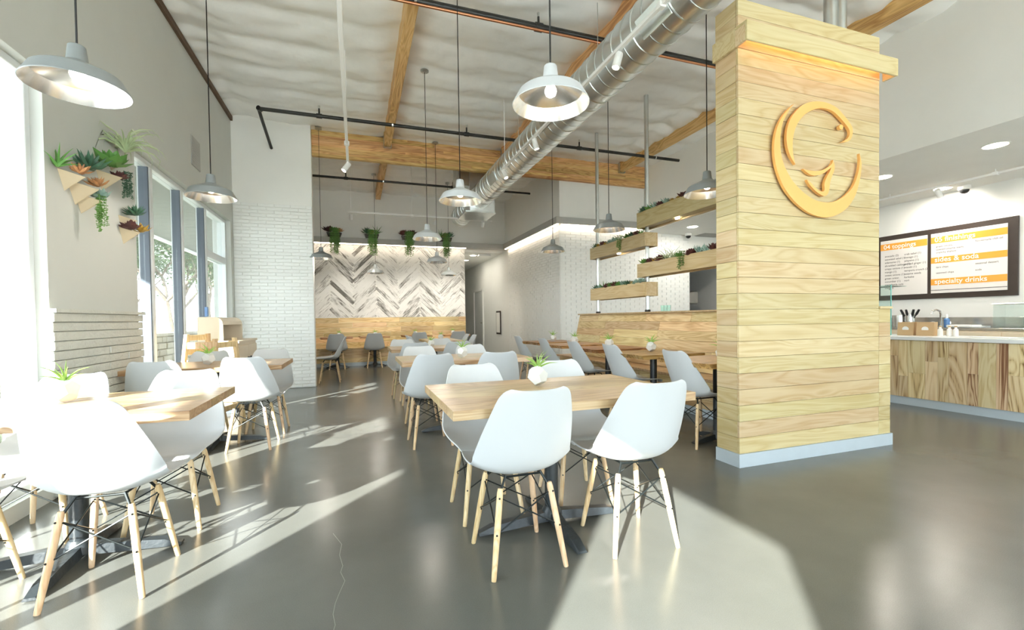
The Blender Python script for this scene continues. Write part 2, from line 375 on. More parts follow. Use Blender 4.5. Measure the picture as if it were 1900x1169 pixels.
# windows
def window(n, y0, y1, z0, z1, mull, label, rail=None):
    xg = -1.99
    o = bpy.data.objects.new('window_%d' % n, None); COL.objects.link(o); struct(o, label)
    fr = .05
    def fbox(lo, hi, mat='alu', nme='window_frame'): return MB().cbox([(a+b)/2 for a, b in zip(lo, hi)], [b-a for a, b in zip(lo, hi)], .004).obj(nme, M[mat], o)
    fbox((xg-.055, y0, z0), (xg+.055, y0+fr, z1)); fbox((xg-.055, y1-fr, z0), (xg+.055, y1, z1))
    fbox((xg-.055, y0+fr, z1-fr), (xg+.055, y1-fr, z1)); fbox((xg-.055, y0+fr, z0), (xg+.055, y1-fr, z0+fr))
    ed = [y0+fr] + list(mull) + [y1-fr]
    for m_ in mull:
        fbox((xg-.055, m_-.032, z0+fr), (xg+.055, m_+.032, z1-fr), nme='mullion')
        fbox((xg-.04, m_-.052, z0+fr), (xg+.045, m_-.032, z1-fr), 'aludark', 'gasket')
    for i in range(len(ed)-1):
        a = ed[i]+(.033 if i else .001); b = ed[i+1]-(.053 if i < len(ed)-2 else .001)
        if rail and i == rail[0]:
            zr = rail[1]; fbox((xg-.05, a-.001, zr-.05), (xg+.05, b+.001, zr+.05), nme='transom')
            for q0, q1 in ((z0+fr, zr-.05), (zr+.05, z1-fr)): MB().bb((xg-.006, a, q0), (xg+.006, b, q1)).obj('pane', M['glass'], o)
        else: MB().bb((xg-.006, a, z0+fr), (xg+.006, b, z1-fr)).obj('pane', M['glass'], o)
    return o
window(1, 4.98, 8.28, .10, 2.75, (5.52, 6.38, 7.27), 'tall white framed window beyond the block pillar', (3, 2.10))
window(2, .59, 3.72, .10, 2.75, (1.37, 2.16, 2.94), 'tall white framed window nearest the foreground chairs')
window(3, -3.05, -1.41, .10, 2.75, (), 'tall window behind the camera')
o = MB().box((-1.925, 7.16, 1.28), (.03, .06, .13)).obj('door_lock', M['blue'], bpy.data.objects['window_1'])
# outside canopy
can = sbox('porch_canopy', (-3.98, -1.85, 3.0), (-2.12, 30, 3.12), 'soffit', label='canopy soffit outside the window wall')
sbox('fascia', (-4.04, -1.85, 2.94), (-3.98, 30, 3.12), 'wallwhite', can)
sbox('sun_blocker_pier', (-4.03, 4.05, -.12), (-3.65, 6.35, 2.999), 'block', can)  # unseen pier, added to keep the sun off the far panes
roof = sbox('roof', (-2.12, -4.4, 4.85), (9.3, 19, 5.0), 'wall')  # unseen slab over the ceilings, added to block the sun
# brick stub wall facing the camera
we = sbox('wall_end', (XW, YE+.012, 0), (-.68, YE+.21, ZC+.3), 'wallwhite', label='stub wall with white painted brick')
def bricks(parent, o, u, n, U, z0, z1, bl, ch, single=True, nme='brick', th=.016):
    o, u, n = Vector(o), Vector(u), Vector(n); rows = int(round((z1-z0)/ch)); cch = (z1-z0)/rows; rot = Matrix((u, n, Vector((0, 0, 1)))).transposed()
    cache = {}; big = MB()
    for r in range(rows):
        x = -(bl/2 if r % 2 else 0.)
        while x < U-.001:
            a, b = max(x, 0), min(x+bl, U); x += bl
            if b-a < .02: continue
            ln = round(b-a-.008, 3); d = random.uniform(-.0025, .0025)
            c = o+u*((a+b)/2)+n*(th/2+d)+Vector((0, 0, z0+(r+.5)*cch))
            if single:
                if ln not in cache: cache[ln] = MB().cbox((0, 0, 0), (ln, th, cch-.008), .004).mesh(nme, M['brick'])
                b_ = link(bpy.data.objects.new(nme, cache[ln]), parent); b_.matrix_basis = Matrix.Translation(c) @ rot.to_4x4()
            else: big.box(c, (ln, th, cch-.008), rot)
    if not single:
        s_ = big.obj('brick_courses', M['brick'], parent); s_['kind'] = 'stuff'
bricks(we, (XW, YE+.012, 0), (1, 0, 0), (0, -1, 0), 1.19, .005, 3.10, .2445, .0575)
# back wall, hall, right walls
wb = sbox('wall_back', (XW, YB, 0), (2.9, YB+.2, ZC+.3), 'wallwhite', label='far back wall')
sbox('wall_header', (2.9, YB, 3.1), (XR, YB+.2, ZC+.3), 'wallwhite', wb)
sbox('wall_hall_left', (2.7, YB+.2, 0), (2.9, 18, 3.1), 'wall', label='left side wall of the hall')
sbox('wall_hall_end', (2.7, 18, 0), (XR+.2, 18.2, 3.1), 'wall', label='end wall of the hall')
hc = sbox('ceiling_hall', (2.7, YB+.2, 3.05), (XR, 18, 3.1), 'wallwhite', label='low ceiling of the hall')
wr = sbox('wall_right', (XR, YS+.2, 0), (XR+.2, 18, ZC+.3), 'wallwhite', label='white brick side wall leading into the hall')
bricks(wr, (XR, 12.1, 0), (0, -1, 0), (-1, 0, 0), 3.4, .005, 3.02, .2445, .0575, False, th=.012)
ws = sbox('wall_far_right', (XR, YS, 0), (7.45, YS+.2, ZC+.3), 'wallwhite', label='white brick wall beyond the bench')
bricks(ws, (XR, YS, 0), (1, 0, 0), (0, -1, 0), 3.35, .005, 3.02, .2445, .0575, False, th=.012)
sbox('wall_bulkhead', (XB, -4.1, ZB), (XB+.12, YS, ZC+.3), 'wallwhite', label='painted bulkhead above the service counter')
sbox('ceiling_kitchen', (XB+.12, -4.1, ZB), (XM, 11.4, ZB+.06), 'wallwhite', label='lower ceiling over the service area')
wm = sbox('wall_menu', (XM, -4.3, 0), (XM+.2, 11.6, ZC+.3), 'wallwhite', label='wall carrying the menu boards')
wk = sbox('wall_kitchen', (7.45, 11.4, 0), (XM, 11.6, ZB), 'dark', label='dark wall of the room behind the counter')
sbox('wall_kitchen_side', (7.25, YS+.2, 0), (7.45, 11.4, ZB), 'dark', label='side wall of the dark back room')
sbox('wall_kitchen_lintel', (7.45, YS, 2.55), (XM, YS+.2, ZB), 'wallwhite', label='wall above the back room opening')
# front wall behind the camera with storefront openings
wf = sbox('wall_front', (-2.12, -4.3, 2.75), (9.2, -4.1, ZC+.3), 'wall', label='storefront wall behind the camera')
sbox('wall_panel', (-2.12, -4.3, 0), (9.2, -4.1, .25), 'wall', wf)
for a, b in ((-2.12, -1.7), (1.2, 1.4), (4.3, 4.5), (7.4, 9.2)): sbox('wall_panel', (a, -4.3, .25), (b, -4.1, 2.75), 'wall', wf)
for i, (a, b) in enumerate(((-1.7, 1.2), (1.4, 4.3), (4.5, 7.4))):
    o = bpy.data.objects.new('window_%d' % (i+4), None); COL.objects.link(o); struct(o, 'storefront window behind the camera')
    MB().bb((a, -4.206, .25), (b, -4.194, 2.75)).obj('pane', M['glass'], o)
    for c in (a+.03, (a+b)/2, b-.03): MB().bb((c-.03, -4.25, .25), (c+.03, -4.15, 2.75)).obj('mullion', M['alu'], o)
# insulated ceiling: a billowing sheet
def ceil_z(x, y):
    t = (y/.61) % 1.0; bil = .05*math.sin(PI*t)**.7
    wr_ = .028*mnoise.noise((x*2.6, y*6.0, 0))+.016*mnoise.noise((x*8, y*9, 3))
    tx = ((x-.6)/2.28) % 1.0; side = .05*min(1, 8*min(tx, 1-tx))
    return ZC-bil-wr_-side+.06
nx, ny = 150, 300; vs = []; fs = []
for i in range(nx+1):
    for j in range(ny+1):
        x = XW+(XB+.06-XW)*i/nx; y = -4.1+(YB+4.1)*j/ny; vs.append((x, y, ceil_z(x, y)))
for i in range(nx):
    for j in range(ny): a = i*(ny+1)+j; fs.append((a, a+1, a+ny+2, a+ny+1))
ce = MB().add(vs, fs).obj('ceiling', M['insul'], None, 60); struct(ce, 'white foil faced insulation ceiling')
# timber
def beam_obj(name, label, lo, hi, axis, lams):
    t = thing(name, label, 'beam', ((lo[0]+hi[0])/2, (lo[1]+hi[1])/2, lo[2])); cx, cy, cz = t.location
    if axis == 0:
        h = (hi[2]-lo[2])/lams
        for k in range(lams):
            x = lo[0]
            while x < hi[0]-.01:
                x2 = min(x+random.uniform(1.6, 3.2), hi[0])
                if hi[0]-x2 < .5: x2 = hi[0]
                MB().cbox((0, 0, 0), (x2-x-.001, hi[1]-lo[1]+random.uniform(-.004, .004), h-.0015), .0015).obj('lamination', M['beam'], t).location = ((x+x2)/2-cx, 0, (k+.5)*h)
                x = x2
    else:
        b = MB().cbox((0, 0, 0), (hi[1]-lo[1], hi[0]-lo[0], hi[2]-lo[2]), .006).obj('timber', M['beam'], t); b.rotation_euler = (0, 0, PI/2); b.location = (0, 0, (hi[2]-lo[2])/2)
    return t
gb = beam_obj('glulam_beam', 'large laminated timber beam spanning the room under the ceiling', (-.9, YS-.09, 4.03), (XB, YS+.0, 4.48), 0, 10)
for x, nme in ((.60, 'timber joist on the left, over the middle row of tables'), (2.85, 'timber joist beside the spiral duct'), (5.55, 'timber joist along the right side, passing behind the wood column')):
    t = beam_obj('ceiling_joist', nme, (x-.06, -4.0, 4.31), (x+.06, YS-.095, 4.56), 1, 1); t['group'] = 'ceiling joists'
    if x < 5:
        t2 = beam_obj('ceiling_joist', 'short far section of timber joist beyond the large beam', (x-.06, YS+.01, 4.31), (x+.06, YB, 4.56), 1, 1) if x < 1 else None
    h = MB(); h.bb((-.068, YS-.16, 4.29), (-.062, YS-.091, 4.5)); h.bb((.062, YS-.16, 4.29), (.068, YS-.091, 4.5)); h.bb((-.068, YS-.16, 4.284), (.068, YS-.091, 4.29))
    hg = h.obj('joist_hanger', M['galv'], t); hg['label'] = 'galvanised joist hanger'; hg.location = (0, -t.location.y, -t.location.z)
sbox('trim_1', (XW, -4.1, ZC-.10), (XW+.035, YE, ZC-.03), 'ledger', label='dark ledger strip where the left wall meets the ceiling')
# grey valance with led light under it
def valance(n, lo, hi, led_lo, led_hi, label):
    t = sbox('trim_%d' % n, lo, hi, 'trimgrey', label=label); MB().bb(led_lo, led_hi).obj('led_strip', M['led'], t); return t
valance(2, (XW, YB-.25, 3.10), (XR, YB, 3.24), (XW, YB-.20, 3.085), (2.9, YB-.17, 3.0995), 'grey valance shelf with warm light above the herringbone wall')
valance(3, (XR-.14, YS-.14, 3.10), (XR, YB-.25, 3.24), (XR-.10, YS-.1, 3.085), (XR-.07, YB-.3, 3.0995), 'grey valance along the side wall')
valance(4, (XR, YS-.14, 3.10), (XB-.05, YS, 3.24), (XR, YS-.10, 3.085), (XB-.1, YS-.07, 3.0995), 'grey valance on the wall beyond the bench')
sbox('baseboard_back', (XW, YB-.47, 0), (2.9, YB-.46, .085), 'base', label='pale base under the back bench')

# ------------------------------------------------------------------ boarded faces
def boards(parent, o, u, v, n, U, rows, lens, mat, th=.018, nme='plank', gap=.002, ploc=(0, 0, 0)):
    o, u, v, n = Vector(o)-Vector(ploc), Vector(u), Vector(v), Vector(n); rot = Matrix((u, v, n)).transposed().to_4x4(); q = 0
    for h in rows:
        x = 0.
        first = True
        while x < U-.001:
            ln = lens if isinstance(lens, (int, float)) else random.uniform(*lens)
            if first and not isinstance(lens, (int, float)): ln *= random.uniform(.35, 1)
            first = False
            x2 = min(x+ln, U)
            if U-x2 < .15: x2 = U
            d = random.uniform(-.0012, .0012)
            b = MB().cbox((0, 0, 0), (x2-x-gap, h-gap, th), .0015).obj(nme, mat, parent)
            b.matrix_basis = Matrix.Translation(o+u*((x+x2)/2)+v*(q+h/2)+n*(th/2+d)) @ rot
            x = x2
        q += h
def rows_of(total, h): n = max(1, round(total/h)); return [total/n]*n

# --- back bench and herringbone
bbn = thing('back_bench', 'hickory boarded bench along the far back wall', 'bench', (.5, YB-.22, 0))
pl = bbn.location
MB().bb((XW-pl.x, -.22, .09), (2.9-pl.x, .2, .42)).obj('bench_box', M['benchw'], bbn)
MB().cbox(((XW+2.9)/2-pl.x, -.015, .435), (2.9-XW, .45, .03), .004).obj('seat_board', M['benchw'], bbn)
boards(bbn, (XW, YB-.44, .09), (1, 0, 0), (0, 0, 1), (0, -1, 0), 2.9-XW, rows_of(.33, .11), (.9, 1.7), M['benchw'], ploc=pl, th=.014)
boards(bbn, (XW, YB-.02, .45), (1, 0, 0), (0, 0, 1), (0, -1, 0), 2.9-XW, rows_of(.76, .127), (.8, 1.7), M['hick'], ploc=pl)
def clip_poly(P, ax, lim, keep_lo):
    out = []
    for i in range(len(P)):
        a, b = P[i], P[(i+1) % len(P)]
        ina = (a[ax] <= lim) if keep_lo else (a[ax] >= lim); inb = (b[ax] <= lim) if keep_lo else (b[ax] >= lim)
        if ina: out.append(a)
        if ina != inb:
            t = (lim-a[ax])/(b[ax]-a[ax]); out.append(tuple(a[k]+(b[k]-a[k])*t for k in (0, 1)))
    return out
Lp, Wp = .80, .098; s45 = math.sqrt(.5)
x0h, x1h, z0h, z1h = -1.05, 2.9, 1.215, 3.085
per = (Lp+Wp)*s45*2*.94
def hplank(cx, cz, ang):
    c, s = math.cos(ang), math.sin(ang); P = [(cx+a*c-b*s, cz+a*s+b*c) for a, b in ((-Lp/2, -Wp/2+.0015), (Lp/2, -Wp/2+.0015), (Lp/2, Wp/2-.0015), (-Lp/2, Wp/2-.0015))]
    for ax, lim, k in ((0, x0h, False), (0, x1h, True), (1, z0h, False), (1, z1h, True)):
        P = clip_poly(P, ax, lim, k)
        if len(P) < 3: return
    ar = abs(sum(P[i][0]*P[(i+1) % len(P)][1]-P[(i+1) % len(P)][0]*P[i][1] for i in range(len(P))))/2
    if ar < .0008: return
    # local frame: X along the plank
    loc = [((p[0]-cx)*c+(p[1]-cz)*s, -(p[0]-cx)*s+(p[1]-cz)*c) for p in P]; th = .014+random.uniform(-.003, .003)
    o = MB().prism([(a, b, 0) for a, b in loc], (0, 0, th)).obj('plank', M['distress'], wb)
    rot = Matrix((Vector((c, 0, s)), Vector((-s, 0, c)), Vector((0, -1, 0)))).transposed().to_4x4()
    o.matrix_basis = Matrix.Translation((cx, YB, cz)) @ rot
# true herringbone: offsets along the two plank directions
stepz = Wp/s45
xpk = on_y(697, 470, YB).x
for col in range(-6, 7):
    xc = xpk+col*(Lp*s45+0*Wp)+Lp*s45/2
    up = (col % 2 == 0)
    for k in range(-6, 40):
        zc = .2+k*stepz+(0 if up else Wp*s45*.0)
        hplank(xc, zc, -PI/4 if up else PI/4)

# ------------------------------------------------------------------ wood column with logo
CX0, CX1, CY0, CY1, CT = 2.674, 4.20, 2.60, 2.82, 3.45
colm = thing('wood_column', 'pale ash boarded column carrying the orange fish emblem', 'column', ((CX0+CX1)/2, CY0+.11, 0)); pl = colm.location
MB().bb((CX0+.02-pl.x, CY0+.02-pl.y, 0), (CX1-.02-pl.x, CY1-pl.y, CT-.003)).obj('core', M['ash'], colm)
rws = rows_of(CT-.10, .118)
boards(colm, (CX0, CY0+.02, .10), (1, 0, 0), (0, 0, 1), (0, -1, 0), CX1-CX0, rws, 5, M['ash'], ploc=pl, th=.02)
boards(colm, (CX0+.02, CY1, .10), (0, -1, 0), (0, 0, 1), (-1, 0, 0), CY1-CY0-.02, rws, 5, M['ash'], ploc=pl, th=.02)
boards(colm, (CX1-.02, CY0+.02, .10), (0, 1, 0), (0, 0, 1), (1, 0, 0), CY1-CY0-.02, rws, 5, M['ash'], ploc=pl, th=.02)
boards(colm, (CX1, CY0+.02, .10), (1, 0, 0), (0, 0, 1), (0, -1, 0), .145, rows_of(1.075, .118), 5, M['ash'], ploc=pl, th=.02)
MB().bb((CX1-pl.x, CY0+.021-pl.y, .0), (CX1+.143-pl.x, CY1-pl.y, 1.17)).obj('low_return', M['ash'], colm)
MB().cbox((CX1+.073-pl.x, CY0+.11-pl.y, 1.183), (.16, .25, .022)).obj('return_cap', M['ash'], colm)
mb = MB(); mb.bb((CX0-.012-pl.x, CY0-.012-pl.y, 0), (CX1+.157-pl.x, CY0+.005-pl.y, .10)); mb.bb((CX0-.012-pl.x, CY0+.005-pl.y, 0), (CX0+.005-pl.x, CY1-pl.y, .10))
o = mb.obj('base_strip', M['base'], colm); o['label'] = 'pale blue grey base strip'
# light band
bz0, bz1, bd = 3.085, 3.225, .11
bt = bpy.data.objects.new('light_band', None); link(bt, colm); bt.empty_display_size = .1
def bpart(nme, lo, hi, mat): 
    c = [(a+b)/2 for a, b in zip(lo, hi)]; o = MB().cbox((0, 0, 0), [b-a for a, b in zip(lo, hi)], .003).obj(nme, M[mat], bt); o.location = (c[0]-pl.x, c[1]-pl.y, c[2]); return o
bpart('band_board', (CX0-.03, CY0-bd, bz0), (CX1+.05, CY0-bd+.02, bz1), 'ash'); bpart('band_top', (CX0-.03, CY0-bd+.02, bz1-.02), (CX1+.05, CY0, bz1), 'ash')
bpart('band_end', (CX1+.03, CY0-bd+.02, bz0), (CX1+.05, CY0-.001, bz1-.02), 'ash'); bpart('band_end', (CX0-.03, CY0-bd+.02, bz0), (CX0-.01, CY0-.001, bz1-.02), 'ash')
bpart('band_side', (CX0-.03, CY0-.001, bz0), (CX0-.001, CY1, bz1), 'ash')
bpart('led_strip', (CX0+.03, CY0-.06, bz1-.045), (CX1, CY0-.035, bz1-.021), 'ledo')
# emblem
lg = thing('fish_emblem', 'orange round fish emblem mounted on the wood column', 'emblem', (3.5, CY0-.02, 2.36)); lp = lg.location
def lpx(pts): 
    out = []
    for a, b in pts:
        p = on_y(1400+a/4.675, 170+b/4.675, CY0-.03); out.append((p.x-lp.x, 0.002, p.z-lp.z))
    return out
def smooth_closed(pts, sharp, sub=4):
    n = len(pts); out = []
    for i in range(n):
        p0, p1, p2, p3 = [Vector(pts[j % n]) for j in (i-1, i, i+1, i+2)]
        if i in sharp: p0 = p1
        if (i+1) % n in sharp: p3 = p2
        for k in range(sub):
            t = k/sub
            out.append(tuple(.5*((2*p1)+(-p0+p2)*t+(2*p0-5*p1+4*p2-p3)*t*t+(-p0+3*p1-3*p2+p3)*t**3)))
    return out
ring = [(335,110),(270,170),(215,250),(180,340),(162,450),(163,560),(178,650),(205,740),(245,830),(300,910),(370,985),(450,1045),(530,1080),(610,1092),(680,1080),(750,1045),(810,990),(860,910),(890,820),(910,720),(917,640),(912,590),(900,540),(904,600),(895,680),(870,770),(835,840),(780,900),(720,940),(650,962),(590,962),(520,945),(450,905),(390,855),(330,790),(285,720),(250,650),(228,580),(215,500),(213,420),(220,340),(240,260),(270,200),(300,150)]
body = [(345,635),(310,580),(285,520),(270,450),(268,380),(278,310),(300,245),(340,185),(390,135),(450,102),(520,90),(590,95),(650,115),(710,150),(760,205),(805,260),(835,310),(842,350),(835,390),(820,420),(790,438),(745,440),(790,415),(812,385),(815,350),(800,315),(770,275),(730,230),(690,190),(650,165),(600,150),(550,148),(490,165),(430,200),(380,255),(345,320),(325,400),(320,480),(325,550),(335,600)]
tail = [(410,672),(450,685),(520,692),(590,680),(640,650),(665,620),(670,595),(683,640),(680,690),(660,740),(645,790),(640,840),(625,890),(595,908),(560,895),(520,865),(480,825),(455,790),(445,765),(475,790),(510,830),(550,860),(585,868),(598,850),(597,800),(615,745),(640,700),(655,660),(620,690),(580,715),(530,730),(480,725),(440,700)]
eye = [(742+18*math.cos(a*PI/8), 310+22*math.sin(a*PI/8)) for a in range(16)]
for nme, pts, sh in (('outer_ring', ring, (0, 22)), ('fish_body', body, (0, 21)), ('fish_tail', tail, (0, 6, 18, 27)), ('fish_eye', eye, ())):
    MB().prism(smooth_closed(lpx(pts), sh), (0, -.022, 0)).obj(nme, M['orange'], lg)
mb = MB()
for a, b in ((200, 500), (300, 830), (850, 850), (300, 300), (800, 300), (560, 720), (620, 1020)):
    p = lpx([(a, b)])[0]; mb.cyl((p[0], .002, p[2]), (p[0], .0195, p[2]), .006, n=6)
mb.obj('standoff', M['steel'], lg)
for dx in (0, .11):
    t = MB(); t.cyl((0, 0, 0), (0, 0, ceil_z(3.75, 2.7)-CT), .05, n=14); t.cyl((0, 0, 0), (0, 0, .02), .062, n=14)
    o = t.obj('conduit_pipe', M['galv'], None, 40); o.location = (3.78+dx, 2.715, CT); tag(o, 'galvanised conduit rising from the top of the wood column, ' + ('left' if not dx else 'right') + ' one of two', 'pipe', 'conduits above the column')

# ------------------------------------------------------------------ right bench, half wall, poles, planters
rb = thing('long_bench', 'long wood boarded bench with leaning backrest and half wall', 'bench', (3.9, 5.3, 0)); pl = rb.location
BY0, BY1 = 2.84, 7.83
def rpart(nme, lo, hi, mat): o = MB().bb([a-b for a, b in zip(lo, pl)], [a-b for a, b in zip(hi, pl)]).obj(nme, M[mat], rb); return o
rpart('half_wall', (4.16, BY0, 0), (4.30, BY1, 1.185), 'wallwhite')
o = MB().cbox((4.185-pl.x, (BY0+BY1)/2-pl.y, 1.195), (.26, BY1-BY0, .022), .003).obj('cap_board', M['ash'], rb)
rpart('bench_box', (3.67, BY0, .09), (4.0, BY1-.02, .41), 'benchw'); rpart('base_strip', (3.655, BY0, 0), (3.668, BY1-.02, .09), 'base')
boards(rb, (3.67, BY1-.02, .09), (0, -1, 0), (0, 0, 1), (-1, 0, 0), BY1-.02-BY0, rows_of(.32, .107), (.8, 1.8), M['benchw'], ploc=pl, th=.014)
MB().cbox((3.82-pl.x, (BY0+BY1)/2-pl.y, .427), (.46, BY1-BY0, .032), .004).obj('seat_board', M['benchw'], rb)
bx0, bx1, bz0_, bz1_ = 3.93, 4.10, .445, 1.183
lean = Vector((bx1-bx0, 0, bz1_-bz0_)); ll = lean.length; lean.normalize(); nrm = Vector((-lean.z, 0, lean.x))
MB().prism([(bx0+.02-pl.x, BY0-pl.y, bz0_), (bx1+.02-pl.x, BY0-pl.y, bz1_), (4.159-pl.x, BY0-pl.y, bz1_), (4.159-pl.x, BY0-pl.y, bz0_)], (0, BY1-BY0, 0)).obj('backrest_core', M['benchw'], rb)
boards(rb, (bx0+.02, BY1, bz0_), (0, -1, 0), tuple(lean), tuple(nrm), BY1-BY0, rows_of(ll-.003, .127), (.9, 1.9), M['hick'], ploc=pl, th=.018)
# poles
PXp = 4.19
pole_y = (7.28, 5.80)
for i, y in enumerate(pole_y):
    t = thing('planter_pole', 'galvanised planter pole standing on the half wall, ' + ('farther from the wood column', 'nearer to the wood column')[i], 'pole', (PXp, y, 1.206), 0, 'planter poles')
    MB().cyl((0, 0, 0), (0, 0, ceil_z(PXp, y)-1.206), .031, n=16).obj('tube', M['galv'], t, 40)
    MB().lathe([(.042, 0), (.042, .03), (.034, .035)], 16, cap0=True, cap1=True).obj('foot_collar', M['pipe'], t, 40)
# succulents ------------------------------------------------------------
def leaf(mb, base, dirv, up, ln, wd, th, curl=.0, tipw=.25):
    d = Vector(dirv).normalized(); side = d.cross(Vector(up)).normalized(); nn = side.cross(d)
    b = Vector(base); mid = b+d*ln*.55+nn*curl*ln*.4; tip = b+d*ln+nn*curl*ln
    vs = [b-side*wd*.3, b+side*wd*.3, mid-side*wd*.5, mid+nn*th*.25, mid+side*wd*.5, mid-nn*th*.75, tip]
    mb.add(vs, [(0, 2, 3), (0, 3, 1), (1, 3, 4), (2, 6, 3), (3, 6, 4), (0, 5, 2), (0, 1, 5), (1, 4, 5), (2, 5, 6), (5, 4, 6)])
def rosette(r, rings, seed, pointy=.45, open_=1.):
    rn = random.Random(seed); mb = MB(); g = 0
    n = int(7*rings)
    for i in range(n):
        t = (i+.5)/n; a = i*2.39996+rn.uniform(-.15, .15); el = rad(82-72*t*open_+rn.uniform(-5, 5))
        d = Vector((math.cos(a)*math.cos(el), math.sin(a)*math.cos(el), math.sin(el)))
        ln = r*(.45+.55*t)*rn.uniform(.85, 1.1); leaf(mb, (0, 0, r*.12*(1-t)+.004), d, (0, 0, 1) if el < 1.3 else (math.cos(a), math.sin(a), .2), ln, ln*pointy, ln*.13, curl=.18)
    return mb
def spiky(r, n, seed, arch=1.2, wd=.009):
    rn = random.Random(seed); mb = MB()
    for i in range(n):
        a = i*2.39996+rn.uniform(-.3, .3); t = (i+.5)/n; el = rad(80-55*t)+rn.uniform(-.15, .15); ln = r*rn.uniform(.7, 1.15); p = Vector((0, 0, 0)); pts = []; rs = []
        for k in range(6):
            pts.append(p.copy()); rs.append(wd*(1-k/5.2)); e = el-arch*(k/5)**1.4*rn.uniform(.7, 1.1); p = p+Vector((math.cos(a)*math.cos(e), math.sin(a)*math.cos(e), math.sin(e)))*ln/5
        mb.tube(pts, rs, 4)
    return mb
def trailing(ln, strands, seed, spread=.05, bead=.008, drop0=.03):
    rn = random.Random(seed); mb = MB()
    for s_ in range(strands):
        a = rn.uniform(0, 2*PI); x, y = math.cos(a)*spread*rn.uniform(.2, 1), math.sin(a)*spread*rn.uniform(.2, 1); L2 = ln*rn.uniform(.45, 1); n = max(4, int(L2/(bead*1.7))); pts = []
        for k in range(n):
            z = drop0*max(0, 1-k/4)-L2*k/n; px, py = x+rn.uniform(-.004, .004), y+rn.uniform(-.004, .004); pts.append((px, py, z))
            for q in range(2):
                aa = rn.uniform(0, 2*PI); leaf(mb, (px, py, z), (math.cos(aa), math.sin(aa), rn.uniform(-.5, .6)), (0, 0, 1.01), bead*2.2, bead*1.5, bead*.8)
        mb.tube(pts[::3]+[pts[-1]], .0018, 3)
    return mb
KIND = {
 'green': [rosette(.075, 4, 1, .6).mesh('green_succulent', M['suc_g']), 'green leafy succulent rosette'],
 'agave': [rosette(.085, 5, 2, .22).mesh('agave_succulent', M['suc_d']), 'dark green pointed agave succulent'],
 'blue': [rosette(.075, 4, 3, .5).mesh('blue_succulent', M['suc_b']), 'blue green succulent rosette'],
 'purple': [rosette(.085, 4, 4, .65).mesh('burgundy_succulent', M['suc_p']), 'dark burgundy succulent rosette'],
 'yellow': [rosette(.06, 3, 5, .45).mesh('yellow_succulent', M['suc_y']), 'yellow orange succulent rosette'],
 'coral': [rosette(.07, 4, 6, .3).mesh('coral_succulent', M['suc_o']), 'coral tipped succulent rosette'],
 'aloe': [rosette(.10, 3, 7, .2, .75).mesh('aloe_succulent', M['suc_b']), 'pale spiky aloe succulent'],
 'air': [spiky(.15, 16, 8, 1.5, .005).mesh('tillandsia', M['airp']), 'pale curling air plant'],
 'trail': [trailing(.16, 9, 9, .03).mesh('trailing_succulent', M['trail']), 'green trailing succulent'],
 'fern': [spiky(.10, 10, 10, .5, .007).mesh('upright_succulent', M['suc_g']), 'upright green finger succulent'],
}
for k in KIND.values():
    k[0].polygons.foreach_set('use_smooth', [False]*len(k[0].polygons))
def plant(kind, loc, sc, label, group, rz=None):
    me, nme = KIND[kind]; o = link(bpy.data.objects.new(me.name, me)); o.location = loc; o.scale = (sc,)*3; o.rotation_euler = (random.uniform(-.2, .2), random.uniform(-.2, .2), random.uniform(0, 6.28) if rz is None else rz)
    return tag(o, label, 'plant', group)
def planter(y0, y1, z0, z1, where, short, kinds, light):
    xa, xb = 4.075, 4.305; t = thing('planter_box', 'wooden planter box, ' + where, 'planter', ((xa+xb)/2, (y0+y1)/2, z0), 0, 'planter boxes between the poles'); h = z1-z0; ln = y1-y0; wd = xb-xa
    def pb(nme, c, d): o = MB().cbox((0, 0, 0), (d[1], d[0], d[2]), .002).obj(nme, M['ash'], t); o.rotation_euler = (0, 0, PI/2); o.location = c
    pb('side_board', (-wd/2+.011, 0, h/2), (.022, ln, h)); pb('side_board', (wd/2-.011, 0, h/2), (.022, ln, h))
    pb('end_board', (0, -ln/2+.011, h/2), (wd-.046, .022, h)); pb('end_board', (0, ln/2-.011, h/2), (wd-.046, .022, h))
    pb('bottom_board', (0, 0, .03), (wd-.046, ln-.046, .02))
    MB().bb((-wd/2+.023, -ln/2+.023, .04), (wd/2-.023, ln/2-.023, h-.025)).obj('soil', M['soil'], t)
    if light:
        MB().lathe([(.03, .0), (.03, .018)], 14, cap0=True, cap1=True).obj('downlight', M['dl'], t).location = (0, .05, .001)
    n = len(kinds)
    for i, k in enumerate(kinds):
        y = y1-.08-(ln-.16)*(i+.5)/n; x = (xa+xb)/2+(-.03 if i % 2 else .02)
        x = min(x, 4.12) if abs(y-5.8) > .12 else 4.11
        lab = '%s, %s from the far end of the %s planter' % (KIND[k][1], ORD[i], short)
        if k == 'trail': plant(k, (xa-.022, y, z1+.01), 1.35, lab, 'plants in the planter boxes')
        else: plant(k, (x, y, z1-.022), random.uniform(1.35, 1.75), lab, 'plants in the planter boxes')
planter(5.70, 7.36, 2.19, 2.395, 'upper one nearer the back wall', 'upper far', ['agave', 'yellow', 'purple', 'yellow', 'blue', 'blue', 'air', 'trail', 'green', 'agave', 'purple', 'fern'], True)
planter(5.70, 7.36, 1.445, 1.655, 'lowest one nearer the back wall', 'lowest far', ['agave', 'blue', 'fern', 'purple', 'green', 'purple', 'green', 'blue', 'agave', 'yellow', 'blue', 'blue'], False)
planter(4.24, 5.90, 2.47, 2.71, 'highest one next to the wood column', 'highest near', ['agave', 'green', 'aloe', 'purple', 'blue', 'yellow', 'yellow', 'purple', 'green', 'agave', 'aloe', 'agave'], True)
planter(4.24, 5.90, 1.73, 1.935, 'lower one next to the wood column', 'lower near', ['green', 'purple', 'yellow', 'purple', 'air', 'air', 'green', 'trail', 'purple', 'aloe', 'aloe', 'purple'], False)

